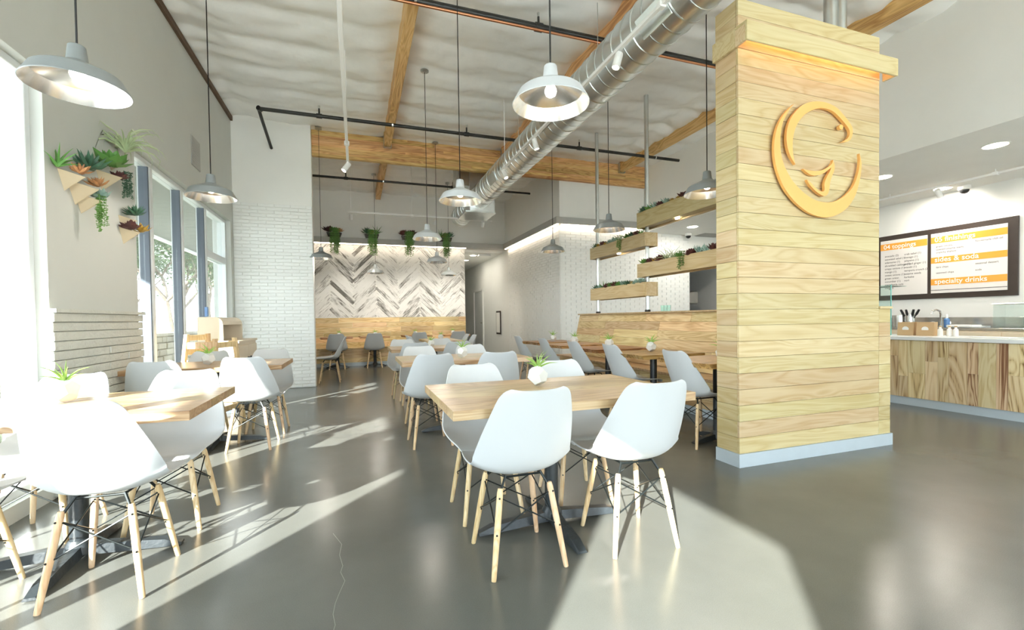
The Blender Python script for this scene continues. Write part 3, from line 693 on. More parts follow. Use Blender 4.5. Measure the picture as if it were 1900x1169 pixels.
# ------------------------------------------------------------------ chairs
def make_chair():
    t = thing('shell_chair', '', 'chair')
    prof = [(.272, .415), (.262, .432), (.235, .442), (.18, .442), (.10, .434), (.02, .427), (-.05, .425), (-.10, .432), (-.14, .452), (-.168, .487), (-.190, .535), (-.212, .60), (-.235, .665), (-.258, .73), (-.280, .790), (-.292, .822), (-.296, .832)]
    wid = [.175, .20, .212, .222, .230, .234, .236, .236, .235, .232, .226, .214, .199, .182, .163, .142, .115]
    lift = [.005, .008, .014, .022, .033, .046, .058, .070, .080, .085, .080, .066, .052, .040, .030, .022, .018]
    n = len(prof); NU = 20; top = []
    # refine with Catmull-Rom
    def cr(A, t_):
        i = min(int(t_), len(A)-2); f = t_-i; a, b, c, d = A[max(i-1, 0)], A[i], A[i+1], A[min(i+2, len(A)-1)]
        g = lambda a, b, c, d: .5*(2*b+(c-a)*f+(2*a-5*b+4*c-d)*f*f+(3*b-a-3*c+d)*f**3)
        return tuple(g(*q) for q in zip(a, b, c, d)) if isinstance(a, tuple) else g(a, b, c, d)
    NV = 40; grid = []
    for j in range(NV+1):
        tt = j/NV*(n-1); y, z = cr(prof, tt); y2, z2 = cr(prof, min(tt+.05, n-1)); y1, z1 = cr(prof, max(tt-.05, 0)); ty, tz = y2-y1, z2-z1; l = math.hypot(ty, tz); ty /= l; tz /= l
        ny_, nz_ = -tz*-1, ty*-1      # normal towards the sitter
        ny_, nz_ = (tz, -ty)
        wv, lv = cr(wid, tt), cr(lift, tt); row = []
        for i in range(NU+1):
            u = -1+2*i/NU; k = abs(u)**2.6*lv; row.append(Vector((u*wv, y+ny_*k, z+nz_*k)))
        grid.append(row)
    nrm_ = [[None]*(NU+1) for _ in range(NV+1)]
    for j in range(NV+1):
        for i in range(NU+1):
            a = grid[j][min(i+1, NU)]-grid[j][max(i-1, 0)]; b = grid[min(j+1, NV)][i]-grid[max(j-1, 0)][i]; nrm_[j][i] = a.cross(b).normalized()
    vs = [p for r in grid for p in r] + [grid[j][i]+nrm_[j][i]*.007 for j in range(NV+1) for i in range(NU+1)]
    K = (NV+1)*(NU+1); fs = []
    for j in range(NV):
        for i in range(NU):
            a = j*(NU+1)+i; q = (a, a+1, a+NU+2, a+NU+1); fs.append(q); fs.append(tuple(K+k for k in reversed(q)))
    bd = [i for i in range(NU+1)] + [j*(NU+1)+NU for j in range(1, NV+1)] + [NV*(NU+1)+i for i in range(NU-1, -1, -1)] + [j*(NU+1) for j in range(NV-1, 0, -1)]
    for k in range(len(bd)): a, b = bd[k], bd[(k+1) % len(bd)]; fs.append((a, K+a, K+b, b))
    MB().add(vs, fs).obj('shell', M['chair'], t, 50)
    feet = {}; tops = {}
    for sx in (-1, 1):
        for sy in (-1, 1):
            f_, tp = Vector((sx*.172, sy*.178, 0)), Vector((sx*.118, sy*.118, .375)); feet[sx, sy] = f_; tops[sx, sy] = tp
            mb = MB(); d = tp-f_; mb.tube([f_, f_+d*.04, f_+d*.55, f_+d*.95, tp], [.0105, .0115, .0145, .0140, .011], 10); lg_ = mb.obj('leg', M['maple'], t, 50)
            for q in (.50, .90):
                c = f_+d*q; e_ = Vector((sx*.35, sy, 0)).normalized()*.0165; MB().cyl(c-e_, c+e_, .0045, n=6).obj('bolt', M['wire'], lg_)
    lv = lambda k, q: feet[k]+(tops[k]-feet[k])*q
    for a, b in (((-1, -1), (1, -1)), ((-1, 1), (1, 1)), ((-1, -1), (-1, 1)), ((1, -1), (1, 1))):
        mb = MB(); mb.cyl(lv(a, .90), lv(b, .50), .0035, n=6); mb.cyl(lv(b, .90), lv(a, .50), .0035, n=6); mb.obj('cross_wire', M['wire'], t)
    mb = MB()
    for k in tops: mb.cyl(lv(k, .93), (k[0]*.085, k[1]*.09, .42), .006, n=6)
    for s_ in (-1, 1): mb.cyl((-.09, s_*.09, .413), (.09, s_*.09, .413), .005, n=6); mb.cyl((s_*.085, -.09, .413), (s_*.085, .09, .413), .005, n=6)
    mb.obj('seat_bracket', M['wire'], t); return t
chair0 = make_chair(); used = [False]
def chair(x, y, deg, where, group):
    lab = 'white shell chair, ' + where
    if not used[0]:
        used[0] = True; chair0.location = (x, y, 0); chair0.rotation_euler = (0, 0, rad(deg)); chair0['label'] = lab; chair0['group'] = group; return
    dup(chair0, (x, y, 0), rad(deg), lab, group)
G1 = 'chairs at the middle row of tables'; G2 = 'chairs by the windows'; G3 = 'chairs along the long bench'; G4 = 'chairs at the back'
chair(.71, 2.02, 0, 'front left seat of the table in the foreground', G1); chair(1.305, 1.99, -3, 'front right seat of the foreground table, half in the sun', G1)
chair(.71, 2.57, 180, 'far left seat of the foreground table', G1); chair(1.31, 2.60, 178, 'far right seat of the foreground table', G1)
chair(.62, 4.15, 2, 'near left seat of the second middle table', G1); chair(1.22, 4.12, -3, 'near right seat of the second middle table', G1)
chair(.66, 4.84, 180, 'far left seat of the second middle table', G1); chair(1.25, 4.86, 180, 'far right seat of the second middle table', G1)
chair(.73, 6.25, 0, 'near left seat of the third middle table', G1); chair(1.30, 6.25, 0, 'near right seat of the third middle table', G1)
chair(.66, 6.82, 180, 'far left seat of the third middle table', G1); chair(1.24, 6.82, 180, 'far right seat of the third middle table', G1)
chair(1.20, 8.38, -90, 'left near seat of the fourth middle table', G1); chair(1.20, 8.98, -88, 'left far seat of the fourth middle table', G1)
chair(1.86, 8.38, 90, 'right near seat of the fourth middle table', G1); chair(1.86, 8.98, 90, 'right far seat of the fourth middle table', G1)
chair(-1.02, 2.42, -2, 'sunlit near right seat of the left foreground table', G2); chair(-1.60, 2.42, 0, 'near left seat of the left foreground table, cut by the picture edge', G2)
chair(-1.0, 3.04, 180, 'far right seat of the left foreground table', G2); chair(-1.60, 3.12, 178, 'far left seat of the left foreground table', G2)
chair(-.90, 4.62, -3, 'sunlit near right seat of the second window table', G2); chair(-1.52, 4.50, 2, 'shaded near left seat of the second window table', G2)
chair(-.88, 5.20, 180, 'far right seat of the second window table', G2); chair(-1.44, 5.18, 180, 'far left seat of the second window table', G2)
for y, wh in ((3.25, 'nearest seat facing the long bench'), (4.3, 'second seat facing the long bench'), (5.2, 'third seat facing the long bench'), (6.2, 'fourth seat facing the long bench'), (7.3, 'farthest seat facing the long bench')):
    chair(2.88, y, -90, wh, G3)
chair(-.48, 9.03, 90, 'seen from its side beyond the brick stub wall', G4)
for x, wh in ((-.44, 'leftmost seat facing the back bench'), (.40, 'second seat from the left facing the back bench'), (1.45, 'third seat from the left facing the back bench'), (2.42, 'rightmost seat facing the back bench, beside the hall')): chair(x, 11.36, 0, wh, G4)

# ------------------------------------------------------------------ tables
ZT, TT = .745, .042
def table_base(t, ax, ay):
    MB().cyl((0, 0, .07), (0, 0, ZT-TT-.012), .037, n=18).obj('post', M['iron'], t, 40)
    MB().cbox((0, 0, ZT-TT-.007), (.24, .24, .012)).obj('mount_plate', M['iron'], t)
    MB().lathe([(.06, .035), (.055, .075), (.04, .10)], 18, cap0=True, cap1=True).obj('hub', M['iron'], t, 40)
    for dx, dy, L in ((1, 0, ax), (-1, 0, ax), (0, 1, ay), (0, -1, ay)):
        q = Vector((dx, dy, 0)); s_ = Vector((-dy, dx, 0)); secs = [(.03, .034, .028, .075), (L*.55, .031, .016, .058), (L-.07, .031, .010, .044), (L, .026, .006, .018)]; vs = []; fs = []
        for d, hw, zb, zt in secs:
            vs += [q*d-s_*hw+Vector((0, 0, zb)), q*d+s_*hw+Vector((0, 0, zb)), q*d+s_*hw*.75+Vector((0, 0, zt)), q*d-s_*hw*.75+Vector((0, 0, zt))]
        for k in range(3):
            for e in range(4): fs.append((k*4+e, k*4+(e+1) % 4, k*4+4+(e+1) % 4, k*4+4+e))
        fs += [(3, 2, 1, 0), (12, 13, 14, 15)]
        ob = MB().add(vs, fs).obj('base_arm', M['iron'], t)
        MB().cyl(q*(L-.035)+Vector((0, 0, 0)), q*(L-.035)+Vector((0, 0, .012)), .014, n=8).obj('levelling_foot', M['black'], ob)
def table(x, y, sx, sy, label, group, rz=0):
    t = thing('cafe_table', label, 'table', (x, y, 0), rz, group); n = 5; q = -sy/2
    ws_ = [random.uniform(.8, 1.2) for _ in range(n)]; k = sy/sum(ws_)
    for wv in ws_:
        h = wv*k; b = MB().cbox((0, 0, 0), (sx, h-.0006, TT), .0012).obj('tabletop_board', M['top'], t); b.location = (0, q+h/2, ZT-TT/2); q += h
    table_base(t, min(.42, sx*.36), min(.36, sy*.46)); return t
GT = 'oak topped tables with black cross bases'
table(1.0, 2.265, 1.25, .82, 'light wood table with black cross base in the foreground', GT)
table(1.02, 4.56, 1.27, .79, 'light wood table, second in the middle row', GT)
table(1.05, 6.45, 1.25, .78, 'light wood table, third in the middle row', GT)
table(1.53, 8.70, 1.22, .66, 'light wood table turned lengthwise, fourth in the middle row', GT, PI/2)
table(-1.28, 2.72, 1.16, .79, 'sunlit light wood table at the left picture edge', GT)
table(-1.25, 4.87, 1.22, .76, 'light wood table by the windows, beyond the left foreground one', GT)
table(-1.10, 9.03, .70, .70, 'small table half hidden behind the brick stub wall', GT)
def live_table(x, y, sx, sy, label, group, seed):
    rn = random.Random(seed); t = thing('live_edge_table', label, 'table', (x, y, 0), 0, group); pts = []; n = 14
    for k in range(n+1): pts.append((sx/2+.0, -sy/2+sy*k/n))
    edge = []; ph = rn.uniform(0, 6)
    for k in range(n+1):
        f = k/n; edge.append((-sx/2+.022*math.sin(f*5+ph)+.012*math.sin(f*13+ph*2)+rn.uniform(-.005, .005), sy/2-sy*f))
    out = [(sx/2, -sy/2), (sx/2, sy/2)]+edge; bot = [(px+(.02+rn.uniform(0, .014) if i >= 2 else 0), py) for i, (px, py) in enumerate(out)]
    vs = [(a, b, TT/2) for a, b in out]+[(a, b, -TT/2) for a, b in bot]; m_ = len(out); fs = [tuple(range(m_)), tuple(range(2*m_-1, m_-1, -1))]+[(k, (k+1) % m_, m_+(k+1) % m_, m_+k) for k in range(m_)]
    o = MB().add(vs, fs).obj('tabletop', M['live'], t); o.location = (0, 0, ZT-TT/2); table_base(t, .27, .27)
GL = 'live edge tables'
for y, nme in ((3.22, 'nearest, partly behind the wood column'), (4.14, 'second from the wood column'), (5.08, 'third from the wood column'), (6.02, 'fourth from the wood column'), (6.93, 'farthest from the wood column')):
    live_table(3.06, y, .78, .68, 'live edge wood table before the long bench, ' + nme, GL, int(y*10))
for x, nme in ((-.44, 'leftmost'), (.42, 'second from the left'), (1.45, 'third from the left'), (2.42, 'rightmost')):
    live_table(x, 11.62, .70, .60, 'small dark wood table before the back bench, ' + nme, GL, int(x*10)+70)
# --- potted air plants
def make_pot():
    t = thing('potted_air_plant', '', 'plant'); ph = (1+5**.5)/2; V = []
    for a in (-1, 1):
        for b in (-1, 1):
            for c in (-1, 1): V.append((a, b, c))
    for a in (-1, 1):
        for b in (-1, 1): V += [(0, a/ph, b*ph), (a/ph, b*ph, 0), (a*ph, 0, b/ph)]
    import bmesh
    bm = bmesh.new()
    R0 = Matrix.Rotation(math.atan(1/ph)*1.0, 3, 'X')
    for v in V: bm.verts.new((R0 @ Vector(v))*.031)
    bmesh.ops.convex_hull(bm, input=bm.verts); bmesh.ops.dissolve_limit(bm, angle_limit=.02, verts=bm.verts, edges=bm.edges)
    g = bm.verts[:]+bm.edges[:]+bm.faces[:]
    top_ = max(v.co.z for v in bm.verts); bot_ = min(v.co.z for v in bm.verts)
    for f in list(bm.faces):
        if f.normal.z > .95:
            r = bmesh.ops.inset_individual(bm, faces=[f], thickness=.008); bmesh.ops.translate(bm, verts=list(f.verts), vec=(0, 0, -.012))
    bmesh.ops.translate(bm, verts=bm.verts, vec=(0, 0, -bot_)); me = bpy.data.meshes.new('pot'); bm.to_mesh(me); bm.free(); me.materials.append(M['pot'])
    link(bpy.data.objects.new('pot', me), t)
    o = spiky(.10, 11, 21, .9, .006).obj('foliage', M['air'], t); o.location = (0, 0, top_-bot_-.014); return t
pot0 = make_pot(); pu = [False]
def pot(x, y, rz, label, sc=1.):
    lab = 'white faceted air plant pot on ' + label
    if not pu[0]:
        pu[0] = True; o = pot0; o.location = (x, y, ZT); o.rotation_euler = (0, 0, rz); o['label'] = lab; o['group'] = 'potted air plants'
    else: o = dup(pot0, (x, y, ZT), rz, lab, 'potted air plants')
    o.scale = (sc,)*3
p = on_z(998, 716, ZT); pot(p.x, p.y, .4, 'the foreground table', 1.12)
p = on_z(858, 664, ZT); pot(p.x, p.y, 1.4, 'the second middle table', 1.1)
pot(1.0, 6.42, 2.4, 'the third middle table'); pot(1.55, 8.75, .9, 'the lengthwise fourth middle table')
p = on_z(122, 747, ZT); pot(p.x, p.y, 3.1, 'the left foreground table in the sun', 1.15)
p = on_z(387, 677, ZT); pot(p.x, p.y, 4.0, 'the second window table', 1.1)
pot(-1.0, 9.0, 1., 'the small table behind the stub wall')
for y, nme in ((3.16, 'nearest'), (4.18, 'second'), (5.05, 'third'), (6.02, 'fourth'), (6.8, 'farthest')): pot(3.06, y, y*3, 'the %s live edge table of the long bench' % nme, 1.1)
for x, nme in ((-.40, 'leftmost'), (.44, 'second'), (1.42, 'third'), (2.40, 'rightmost')): pot(x, 11.72, x*3+2, 'the %s table of the back bench' % nme)

# ------------------------------------------------------------------ pendants
def make_pendant(light):
    t = thing('pendant_lamp', '', 'lamp'); sm_ = M['shadel'] if light else M['shade']
    MB().lathe([(.195, .0), (.197, .004), (.165, .062), (.155, .070), (.05, .118), (.042, .125)], 40).obj('shade', sm_, t, 18)
    MB().lathe([(.1945, .0005), (.162, .060), (.152, .067), (.045, .112), (.035, .113)], 40).obj('reflector', M['refl'], t, 18)
    MB().lathe([(.042, .1245), (.0405, .13), (.033, .195), (.028, .20)], 24, cap0=True, cap1=True).obj('neck', sm_, t, 35)
    ld = bpy.data.lights.new('bulb_glow', 'POINT'); ld.energy = 5; ld.color = (1, .93, .82); ld.shadow_soft_size = .03; link(bpy.data.objects.new('bulb_glow', ld), t).location = (0, 0, .02)
    MB().lathe([(.012, .112), (.018, .10), (.028, .08), (.030, .066), (.024, .05), (.012, .042), (.001, .04)], 14).obj('bulb', M['bulb'], t, 60)
    return t
pend = [make_pendant(False), make_pendant(True)]; pdu = [False, False]; RIM = 2.22
def pendant(px, py, light, label):
    p = on_z(px, py, RIM); 
    lab = ('pale' if light else 'grey') + ' metal barn pendant lamp ' + label
    if not pdu[light]:
        pdu[light] = True; o = pend[light]; o.location = (p.x, p.y, RIM); o['label'] = lab; o['group'] = 'barn pendant lamps'
    else: o = dup(pend[light], (p.x, p.y, RIM), 0, lab, 'barn pendant lamps')
    zc = ceil_z(p.x, p.y)-RIM
    MB().cyl((0, 0, .20), (0, 0, zc-.02), .0042, n=6).obj('cord', M['cord'], o)
    MB().lathe([(.055, zc-.002), (.055, zc-.014), (.045, zc-.022), (.01, zc-.024)], 18, cap0=True, cap1=True).obj('canopy', M['galv'], o, 40)
    return o
for a in ((145, 166, 0, 'nearest the windows, large at the left picture edge'), (392, 367, 0, 'over the second window table'), (1022, 195, 1, 'hanging over the foreground table, bulb lit'),
          (854, 374, 1, 'over the second middle table'), (793, 444, 1, 'over the third middle table'), (1312, 360, 0, 'beside the wood column'), (1130, 427, 0, 'in front of the planter poles'), (1026, 467, 0, 'farthest along the long bench'),
          (596, 480, 0, 'half hidden behind the brick stub wall'), (697, 507, 0, 'low before the middle of the herringbone wall'), (811, 487, 1, 'over the lengthwise fourth table'), (833, 511, 0, 'low before the right end of the herringbone wall')): pendant(*a)

# ------------------------------------------------------------------ duct, pipes, tracks
dt = thing('spiral_duct', 'large galvanised spiral duct running under the ceiling', 'duct', (2.50, 4.0, 3.68)); R_D = .23
MB().tube([(0, -7.9, 0), (0, 7.1, 0)], R_D, 40).obj('duct_tube', M['duct'], dt, 40)
turns = 15/.155; seg = 28; pts = [(R_D*1.002*math.cos(2*PI*k/seg), -7.85+.155*k/seg, R_D*1.002*math.sin(2*PI*k/seg)) for k in range(int(14.9/.155*seg))]
MB().tube(pts, .008, 4).obj('spiral_seam', M['galv'], dt, 40)
for yy in (-3.2, .6, 4.4):
    js = MB().lathe([(R_D+.001, -.07), (R_D+.008, -.065), (R_D+.008, .065), (R_D+.001, .07)], 40).obj('joint_sleeve', M['galv'], dt, 40)
    js.rotation_euler = (PI/2, 0, 0); js.location = (0, yy, 0)
for yy, a in ((1.2, rad(200)), (-.9, rad(215)), (3.6, rad(205))):
    g_ = MB().cbox((0, 0, 0), (.012, .36, .17), .003).obj('diffuser_grille', M['galv'], dt); g_.location = ((R_D+.003)*math.cos(a), yy, (R_D+.003)*math.sin(a)); g_.rotation_euler = (0, -a+PI, 0)
pb_ = MB().bb((-.20, 5.25, -.28), (.34, 5.95, 1.0)).obj('plenum_box', M['duct'], dt); 
MB().bb((-.42, 5.3, .26), (-.20, 5.9, 1.0)).obj('riser_box', M['galv'], dt)
MB().bb((-.30, 5.23, -.30), (.36, 5.97, -.27)).obj('box_flange', M['galv'], dt)
for yy in (-2.2, .3, 2.8):
    MB().cyl((0, yy, R_D), (0, yy, ceil_z(2.5, 4+yy)-3.68), .004, n=6).obj('hanger_wire', M['galv'], dt)
def pipe_run(name, label, pts, r, heads, extra=None):
    o = Vector(pts[0]); t = thing(name, label, 'pipe', pts[0]); loc = [Vector(p)-o for p in pts]
    MB().tube(loc, r, 12).obj('pipe', M['pipe'], t, 40)
    for hx in heads:
        q = Vector((hx, 0, 0)); hh = .11
        MB().cyl(q, q+Vector((0, 0, hh)), .013, n=8).obj('riser', M['pipe'], t, 40); MB().cyl(q-Vector((.04, 0, 0)), q+Vector((.04, 0, 0)), r*1.3, n=10).obj('tee', M['pipe'], t, 40)
        MB().cyl(q+Vector((0, 0, hh)), q+Vector((0, 0, hh+.04)), .011, .016, n=8).obj('sprinkler_head', M['galv'], t)
    if loc[-1].x > 3:
        for x in (.6, 2.85, 5.55):
            xx = x-o.x
            if 0 < xx < max(p.x for p in loc): MB().lathe([(r+.004, -.012), (r+.004, .012)], 12).obj('pipe_clip', M['galv'], t).matrix_basis = Matrix.Translation((xx, 0, 0)) @ Matrix.Rotation(PI/2, 4, 'Y')
    return t
zp = 4.22; k_ = (zp-CAM_H)/(4.1-CAM_H)
pipe_run('sprinkler_pipe', 'black sprinkler pipe crossing before the large beam', [(-1.25, 7.4, zp), (6.1, 7.4, zp)], .027, [.78, 3.05, 5.15, 6.6])
tq = thing('pipe_elbow_drop', 'black pipe leg running from the sprinkler pipe end to the stub wall', 'pipe', (-1.25, 7.4, zp))
MB().tube([(-.03, 0, 0), (-.03, .25, -.055), (-.03, 1.02, -.20)], .024, 10).obj('pipe', M['pipe'], tq, 40); MB().cyl((-.03, -.03, 0), (.0, .03, 0), .034, n=10).obj('elbow', M['pipe'], tq, 40)
pipe_run('main_sprinkler_pipe', 'thick black pipe high at the top, nearest the camera', [(.3, 4.5, 4.24), (6.15, 4.5, 4.24)], .036, [1.6, 4.4])
o = MB().cyl((.3, 4.44, 4.17), (6.15, 4.44, 4.17), .014, n=10).obj('copper_pipe', M['copper'], None, 40); tag(o, 'copper pipe strapped under the thick black pipe', 'pipe')
pipe_run('rear_sprinkler_pipe', 'black sprinkler pipe beyond the large beam', [(-1.2, 10.0, 4.09), (3.95, 10.0, 4.09)], .024, [1.05, 3.3])
def spot(parent, q, tilt, en=5):
    h = bpy.data.objects.new('spot_head', None); link(h, parent); h.location = q
    MB().cyl((0, 0, 0), (0, 0, -.05), .008, n=8).obj('stem', M['white'], h); d = Vector((math.sin(tilt[0]), math.sin(tilt[1]), -1)).normalized(); a = Vector((0, 0, -.05))
    MB().cyl(a-d*.03, a+d*.10, .034, .036, n=16).obj('lamp_can', M['white'], h, 40); MB().cyl(a+d*.1002, a+d*.101, .028, n=12).obj('lens', M['dl'], h)
    ld = bpy.data.lights.new('spot_beam', 'SPOT'); ld.energy = en; ld.color = (1, .92, .8); ld.spot_size = rad(70); ld.spot_blend = .6; ld.shadow_soft_size = .03
    lo_ = link(bpy.data.objects.new('spot_beam', ld), h); lo_.location = a+d*.11; lo_.rotation_euler = d.to_track_quat('-Z', 'Y').to_euler()
def track(label, p0, p1, spots, drops, ztop=None, en=5):
    p0, p1 = Vector(p0), Vector(p1); t = thing('track_light', label, 'track light', p0); d = p1-p0
    c = d/2; ax = 0 if abs(d.x) > abs(d.y) else 1; sz = [.034, .034, .03]; sz[ax] = d.length; MB().cbox(c, sz, .002).obj('rail', M['white'], t)
    for f, tl in spots: spot(t, d*f+Vector((0, 0, -.015)), tl, en)
    for f in drops[1:]: MB().cbox(d*f, (.06, .06, .05), .008).obj('coupling', M['white'], t)
    for f in drops: q = d*f; w_ = p0+q; MB().cyl(q, q+Vector((0, 0, (ztop or ceil_z(w_.x, w_.y))-w_.z)), .006, n=6).obj('drop_rod', M['white'], t)
    return t
track('white track light on the left, running away above the walkway', (-.07, -3, 3.32), (-.07, 6.62, 3.32), ((.995, (-.7, -.2)),), (.2, .5, .93))
track('white track light beside the spiral duct', (2.20, -3, 3.46), (2.20, 6.75, 3.46), ((.99, (.3, -.3)), (.86, (.3, 0)), (.66, (-.3, 0))), (.3, .6, .985))
track('thin white track light before the far back wall', (-.13, 10.0, 3.40), (3.0, 10.0, 3.40), ((.02, (.1, 1.1)), (.58, (0, 1.1)), (.93, (.1, 1.1))), (.02, .42), en=60)

# ------------------------------------------------------------------ wall things on the left pillar
def pyramid(px, py, label, rx, sc):
    p = on_x(px, py, XW); t = thing('wall_planter', 'triangular plywood wall planter, ' + label, 'planter', (XW, p.y, p.z), 0, 'plywood wall planters'); a = .13*sc; d = .12*sc
    A, B, C_, D = Vector((.002, -a*.55, 0)), Vector((.002, a*.55, -.02)), Vector((d, rx*.03, -.03)), Vector((.002, .01*rx, -a*1.0))
    for nme, tri in (('panel', (A, C_, D)), ('panel', (C_, B, D)), ('back_panel', (A, B, D))):
        n_ = (tri[1]-tri[0]).cross(tri[2]-tri[0]).normalized()*.006; MB().prism(tri, n_).obj(nme, M['plyw'], t)
    MB().add([A*.9, B*.9, C_*.9, D*.6], [(0, 1, 2), (0, 2, 3), (2, 1, 3), (1, 0, 3)]).obj('soil', M['soil'], t)
    return Vector((XW, p.y, p.z))
GP = 'succulents on the block pillar'
q = pyramid(118, 318, 'upper left of the group', 0, 1.0)
plant('coral', q+Vector((.10, -.03, -0.020)), 1.35, 'coral and green succulent in the upper left wall planter', GP); plant('agave', q+Vector((.07, .16, 0.060)), 2.03, 'dark spiky agave in the upper left wall planter', GP)
plant('fern', q+Vector((.03, -.13, 0.000)), 1.62, 'tall finger succulent in the upper left wall planter', GP)
q = pyramid(137, 340, 'middle one below the coral succulent', .6, 1.15)
plant('coral', q+Vector((.10, .09, 0.000)), 1.49, 'reddish spiky succulent in the middle wall planter', GP)
q = pyramid(148, 362, 'lowest of the left group', 1., 1.0)
plant('blue', q+Vector((.10, .07, -0.010)), 1.35, 'grey green broad leaved succulent in the low wall planter', GP)
o = trailing(.26, 14, 33, .028, .008).obj('trailing_succulent', M['trail']); o.location = q+Vector((.11, .03, -.02)); tag(o, 'long trailing string succulent hanging below the low wall planter', 'plant', GP)
q = pyramid(188, 320, 'upper right, under the large green succulent', .2, 1.1)
plant('green', q+Vector((.09, -.04, 0.030)), 2.29, 'large bright green succulent in the upper right wall planter', GP)
o = trailing(.20, 12, 34, .03, .008).obj('trailing_succulent', M['suc_d']); o.location = q+Vector((.10, .17, .03)); tag(o, 'dark trailing succulent beside the large green one', 'plant', GP)
plant('purple', q+Vector((.09, .08, -0.030)), 1.08, 'small burgundy succulent in the upper right wall planter', GP)
q = pyramid(205, 290, 'highest one, under the curling air plant', 0, .9)
mb = spiky(.38, 30, 35, 3.0, .011); mb.v = [(max(v[0], -.095), v[1], v[2]) for v in mb.v]; o = mb.obj('tillandsia', M['airp']); o.location = q+Vector((.10, 0, .05)); tag(o, 'large curling air plant in the highest wall planter', 'plant', GP)
q = pyramid(226, 402, 'right group, upper', 0, .9); plant('agave', q+Vector((.09, .02, 0.010)), 1.49, 'grey green succulent in the upper planter near the window edge', GP)
q = pyramid(228, 424, 'right group, lower', .2, 1.0); plant('purple', q+Vector((.08, -.05, -0.020)), 1.22, 'dark burgundy succulent in the lower planter near the window edge', GP); plant('yellow', q+Vector((.10, .09, -0.020)), 1.82, 'orange yellow succulent overlapping the window edge', GP)
p = on_x(362, 285, XW); t = thing('wall_vent', 'pale grey vent grille high on the left wall', 'vent', (XW, p.y, p.z-.15)); MB().cbox((.006, 0, .15), (.012, .32, .36), .003).obj('frame', M['trimgrey'], t)
for k in range(10): MB().box((.013, 0, .15-.14+k*.031), (.004, .27, .016)).obj('slat', M['trimgrey'], t)
# planters above the herringbone
for i, (px, py, ks) in enumerate(((620, 440, ('purple', 'green', 'coral')), (690, 440, ('agave', 'yellow', 'fern')), (758, 443, ('purple', 'green', 'purple')), (827, 449, ('fern', 'coral', 'agave')))):
    p = on_y(px, py, YB-.2); nme = ('first', 'second', 'third', 'fourth')[i]
    t = thing('shelf_planter', 'dark wedge planter on the valance shelf, %s from the left' % nme, 'planter', (p.x, YB-.15, 3.241), 0, 'planters on the valance')
    MB().prism([(-.14, -.06, 0), (.14, -.06, 0), (.18, -.06, .12), (-.18, -.06, .12)], (0, .12, 0)).obj('box', M['mframe'], t)
    MB().bb((-.165, -.055, .105), (.165, .055, .123)).obj('soil', M['soil'], t)
    for j, k in enumerate(ks): plant(k, (p.x-.12+.12*j, YB-.17, 3.37), 2.4, '%s in the %s valance planter, %s' % (KIND[k][1], nme, ('left', 'middle', 'right')[j]), 'plants above the herringbone wall')
    o = trailing(.62, 34, 40+i, .12, .019, .06).obj('trailing_succulent', M['trail']); o.location = (p.x+.02, YB-.30, 3.38); o.scale = (1, .3, 1); tag(o, 'green trailing succulent hanging from the %s valance planter' % nme, 'plant', 'plants above the herringbone wall')

# ------------------------------------------------------------------ cabinet, high chairs
cb = thing('service_cabinet', 'cream service cabinet with curved hood by the window wall', 'cabinet', (-1.62, 6.95, 0)); dX = .23; y0, y1 = -.55, .52
MB().cbox((0, (y0+y1)/2, .47), (dX*2-.02, y1-y0, .80), .004).obj('body', M['cabinet'], cb); MB().bb((-dX+.03, y0+.04, 0), (dX-.05, y1-.04, .07)).obj('plinth', M['aludark'], cb)
MB().cbox((0, (y0+y1)/2, .885), (dX*2+.02, y1-y0+.02, .03), .003).obj('top', M['cabinet'], cb)
for k in (0, 1):
    yy = y0+.02+(y1-y0-.04)*(k+.5)/2; d_ = MB().cbox((dX-.002, yy, .46), (.018, (y1-y0)/2-.03, .74), .003).obj('door', M['cabinet'], cb)
    MB().cyl((dX+.006, yy+(.18 if not k else -.18), .66), (dX+.035, yy+(.18 if not k else -.18), .66), .012, n=10).obj('knob', M['iron'], d_)
hp = [(-.21, 0), (.06, 0), (.06, .20), (.05, .25), (.02, .285), (-.02, .30), (-.21, .30)]
for yy in (y0+.03, y1-.05): MB().prism([(a, yy, .901+b) for a, b in hp], (0, .02, 0)).obj('hood_side', M['cabinet'], cb)
MB().prism([(a, y0+.05, .901+b) for a, b in ((.055, .2), (.045, .245), (.018, .28), (-.02, .295), (-.21, .295), (-.21, .283), (-.022, .283), (.01, .27), (.033, .24), (.043, .2))], (0, y1-y0-.10, 0)).obj('hood_top', M['cabinet'], cb)
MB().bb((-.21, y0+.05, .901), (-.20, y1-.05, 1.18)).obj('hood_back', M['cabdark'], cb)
def high_chair(x, y, z, rz, label):
    t = thing('wooden_high_chair', label, 'high chair', (x, y, z), rz, 'wooden high chairs'); h = .74
    for sx in (-1, 1):
        for sy in (-1, 1):
            lg2 = MB(); lg2.prism([(sx*.22-.02, sy*.20-.018, 0), (sx*.22+.02, sy*.20-.018, 0), (sx*.22+.02, sy*.20+.018, 0), (sx*.22-.02, sy*.20+.018, 0)], (-sx*.06, -sy*.05, h if sy > 0 else h-.05)); lg2.obj('leg', M['maple'], t)
        MB().cbox((sx*.17, 0, .62), (.022, .36, .07)).obj('side_rail', M['maple'], t); MB().cbox((sx*.20, 0, .20), (.022, .36, .05)).obj('side_rail', M['maple'], t)
    for yy, zz, w_ in ((.165, .70, .34), (-.165, .62, .34), (.19, .20, .40), (-.19, .20, .40), (.165, .55, .34)): MB().cbox((0, yy, zz), (w_, .022, .06)).obj('cross_rail', M['maple'], t)
    MB().cbox((0, 0, .46), (.33, .32, .02)).obj('seat', M['ply'], t); MB().cbox((0, -.02, .33), (.05, .36, .02)).obj('strap_board', M['ply'], t)
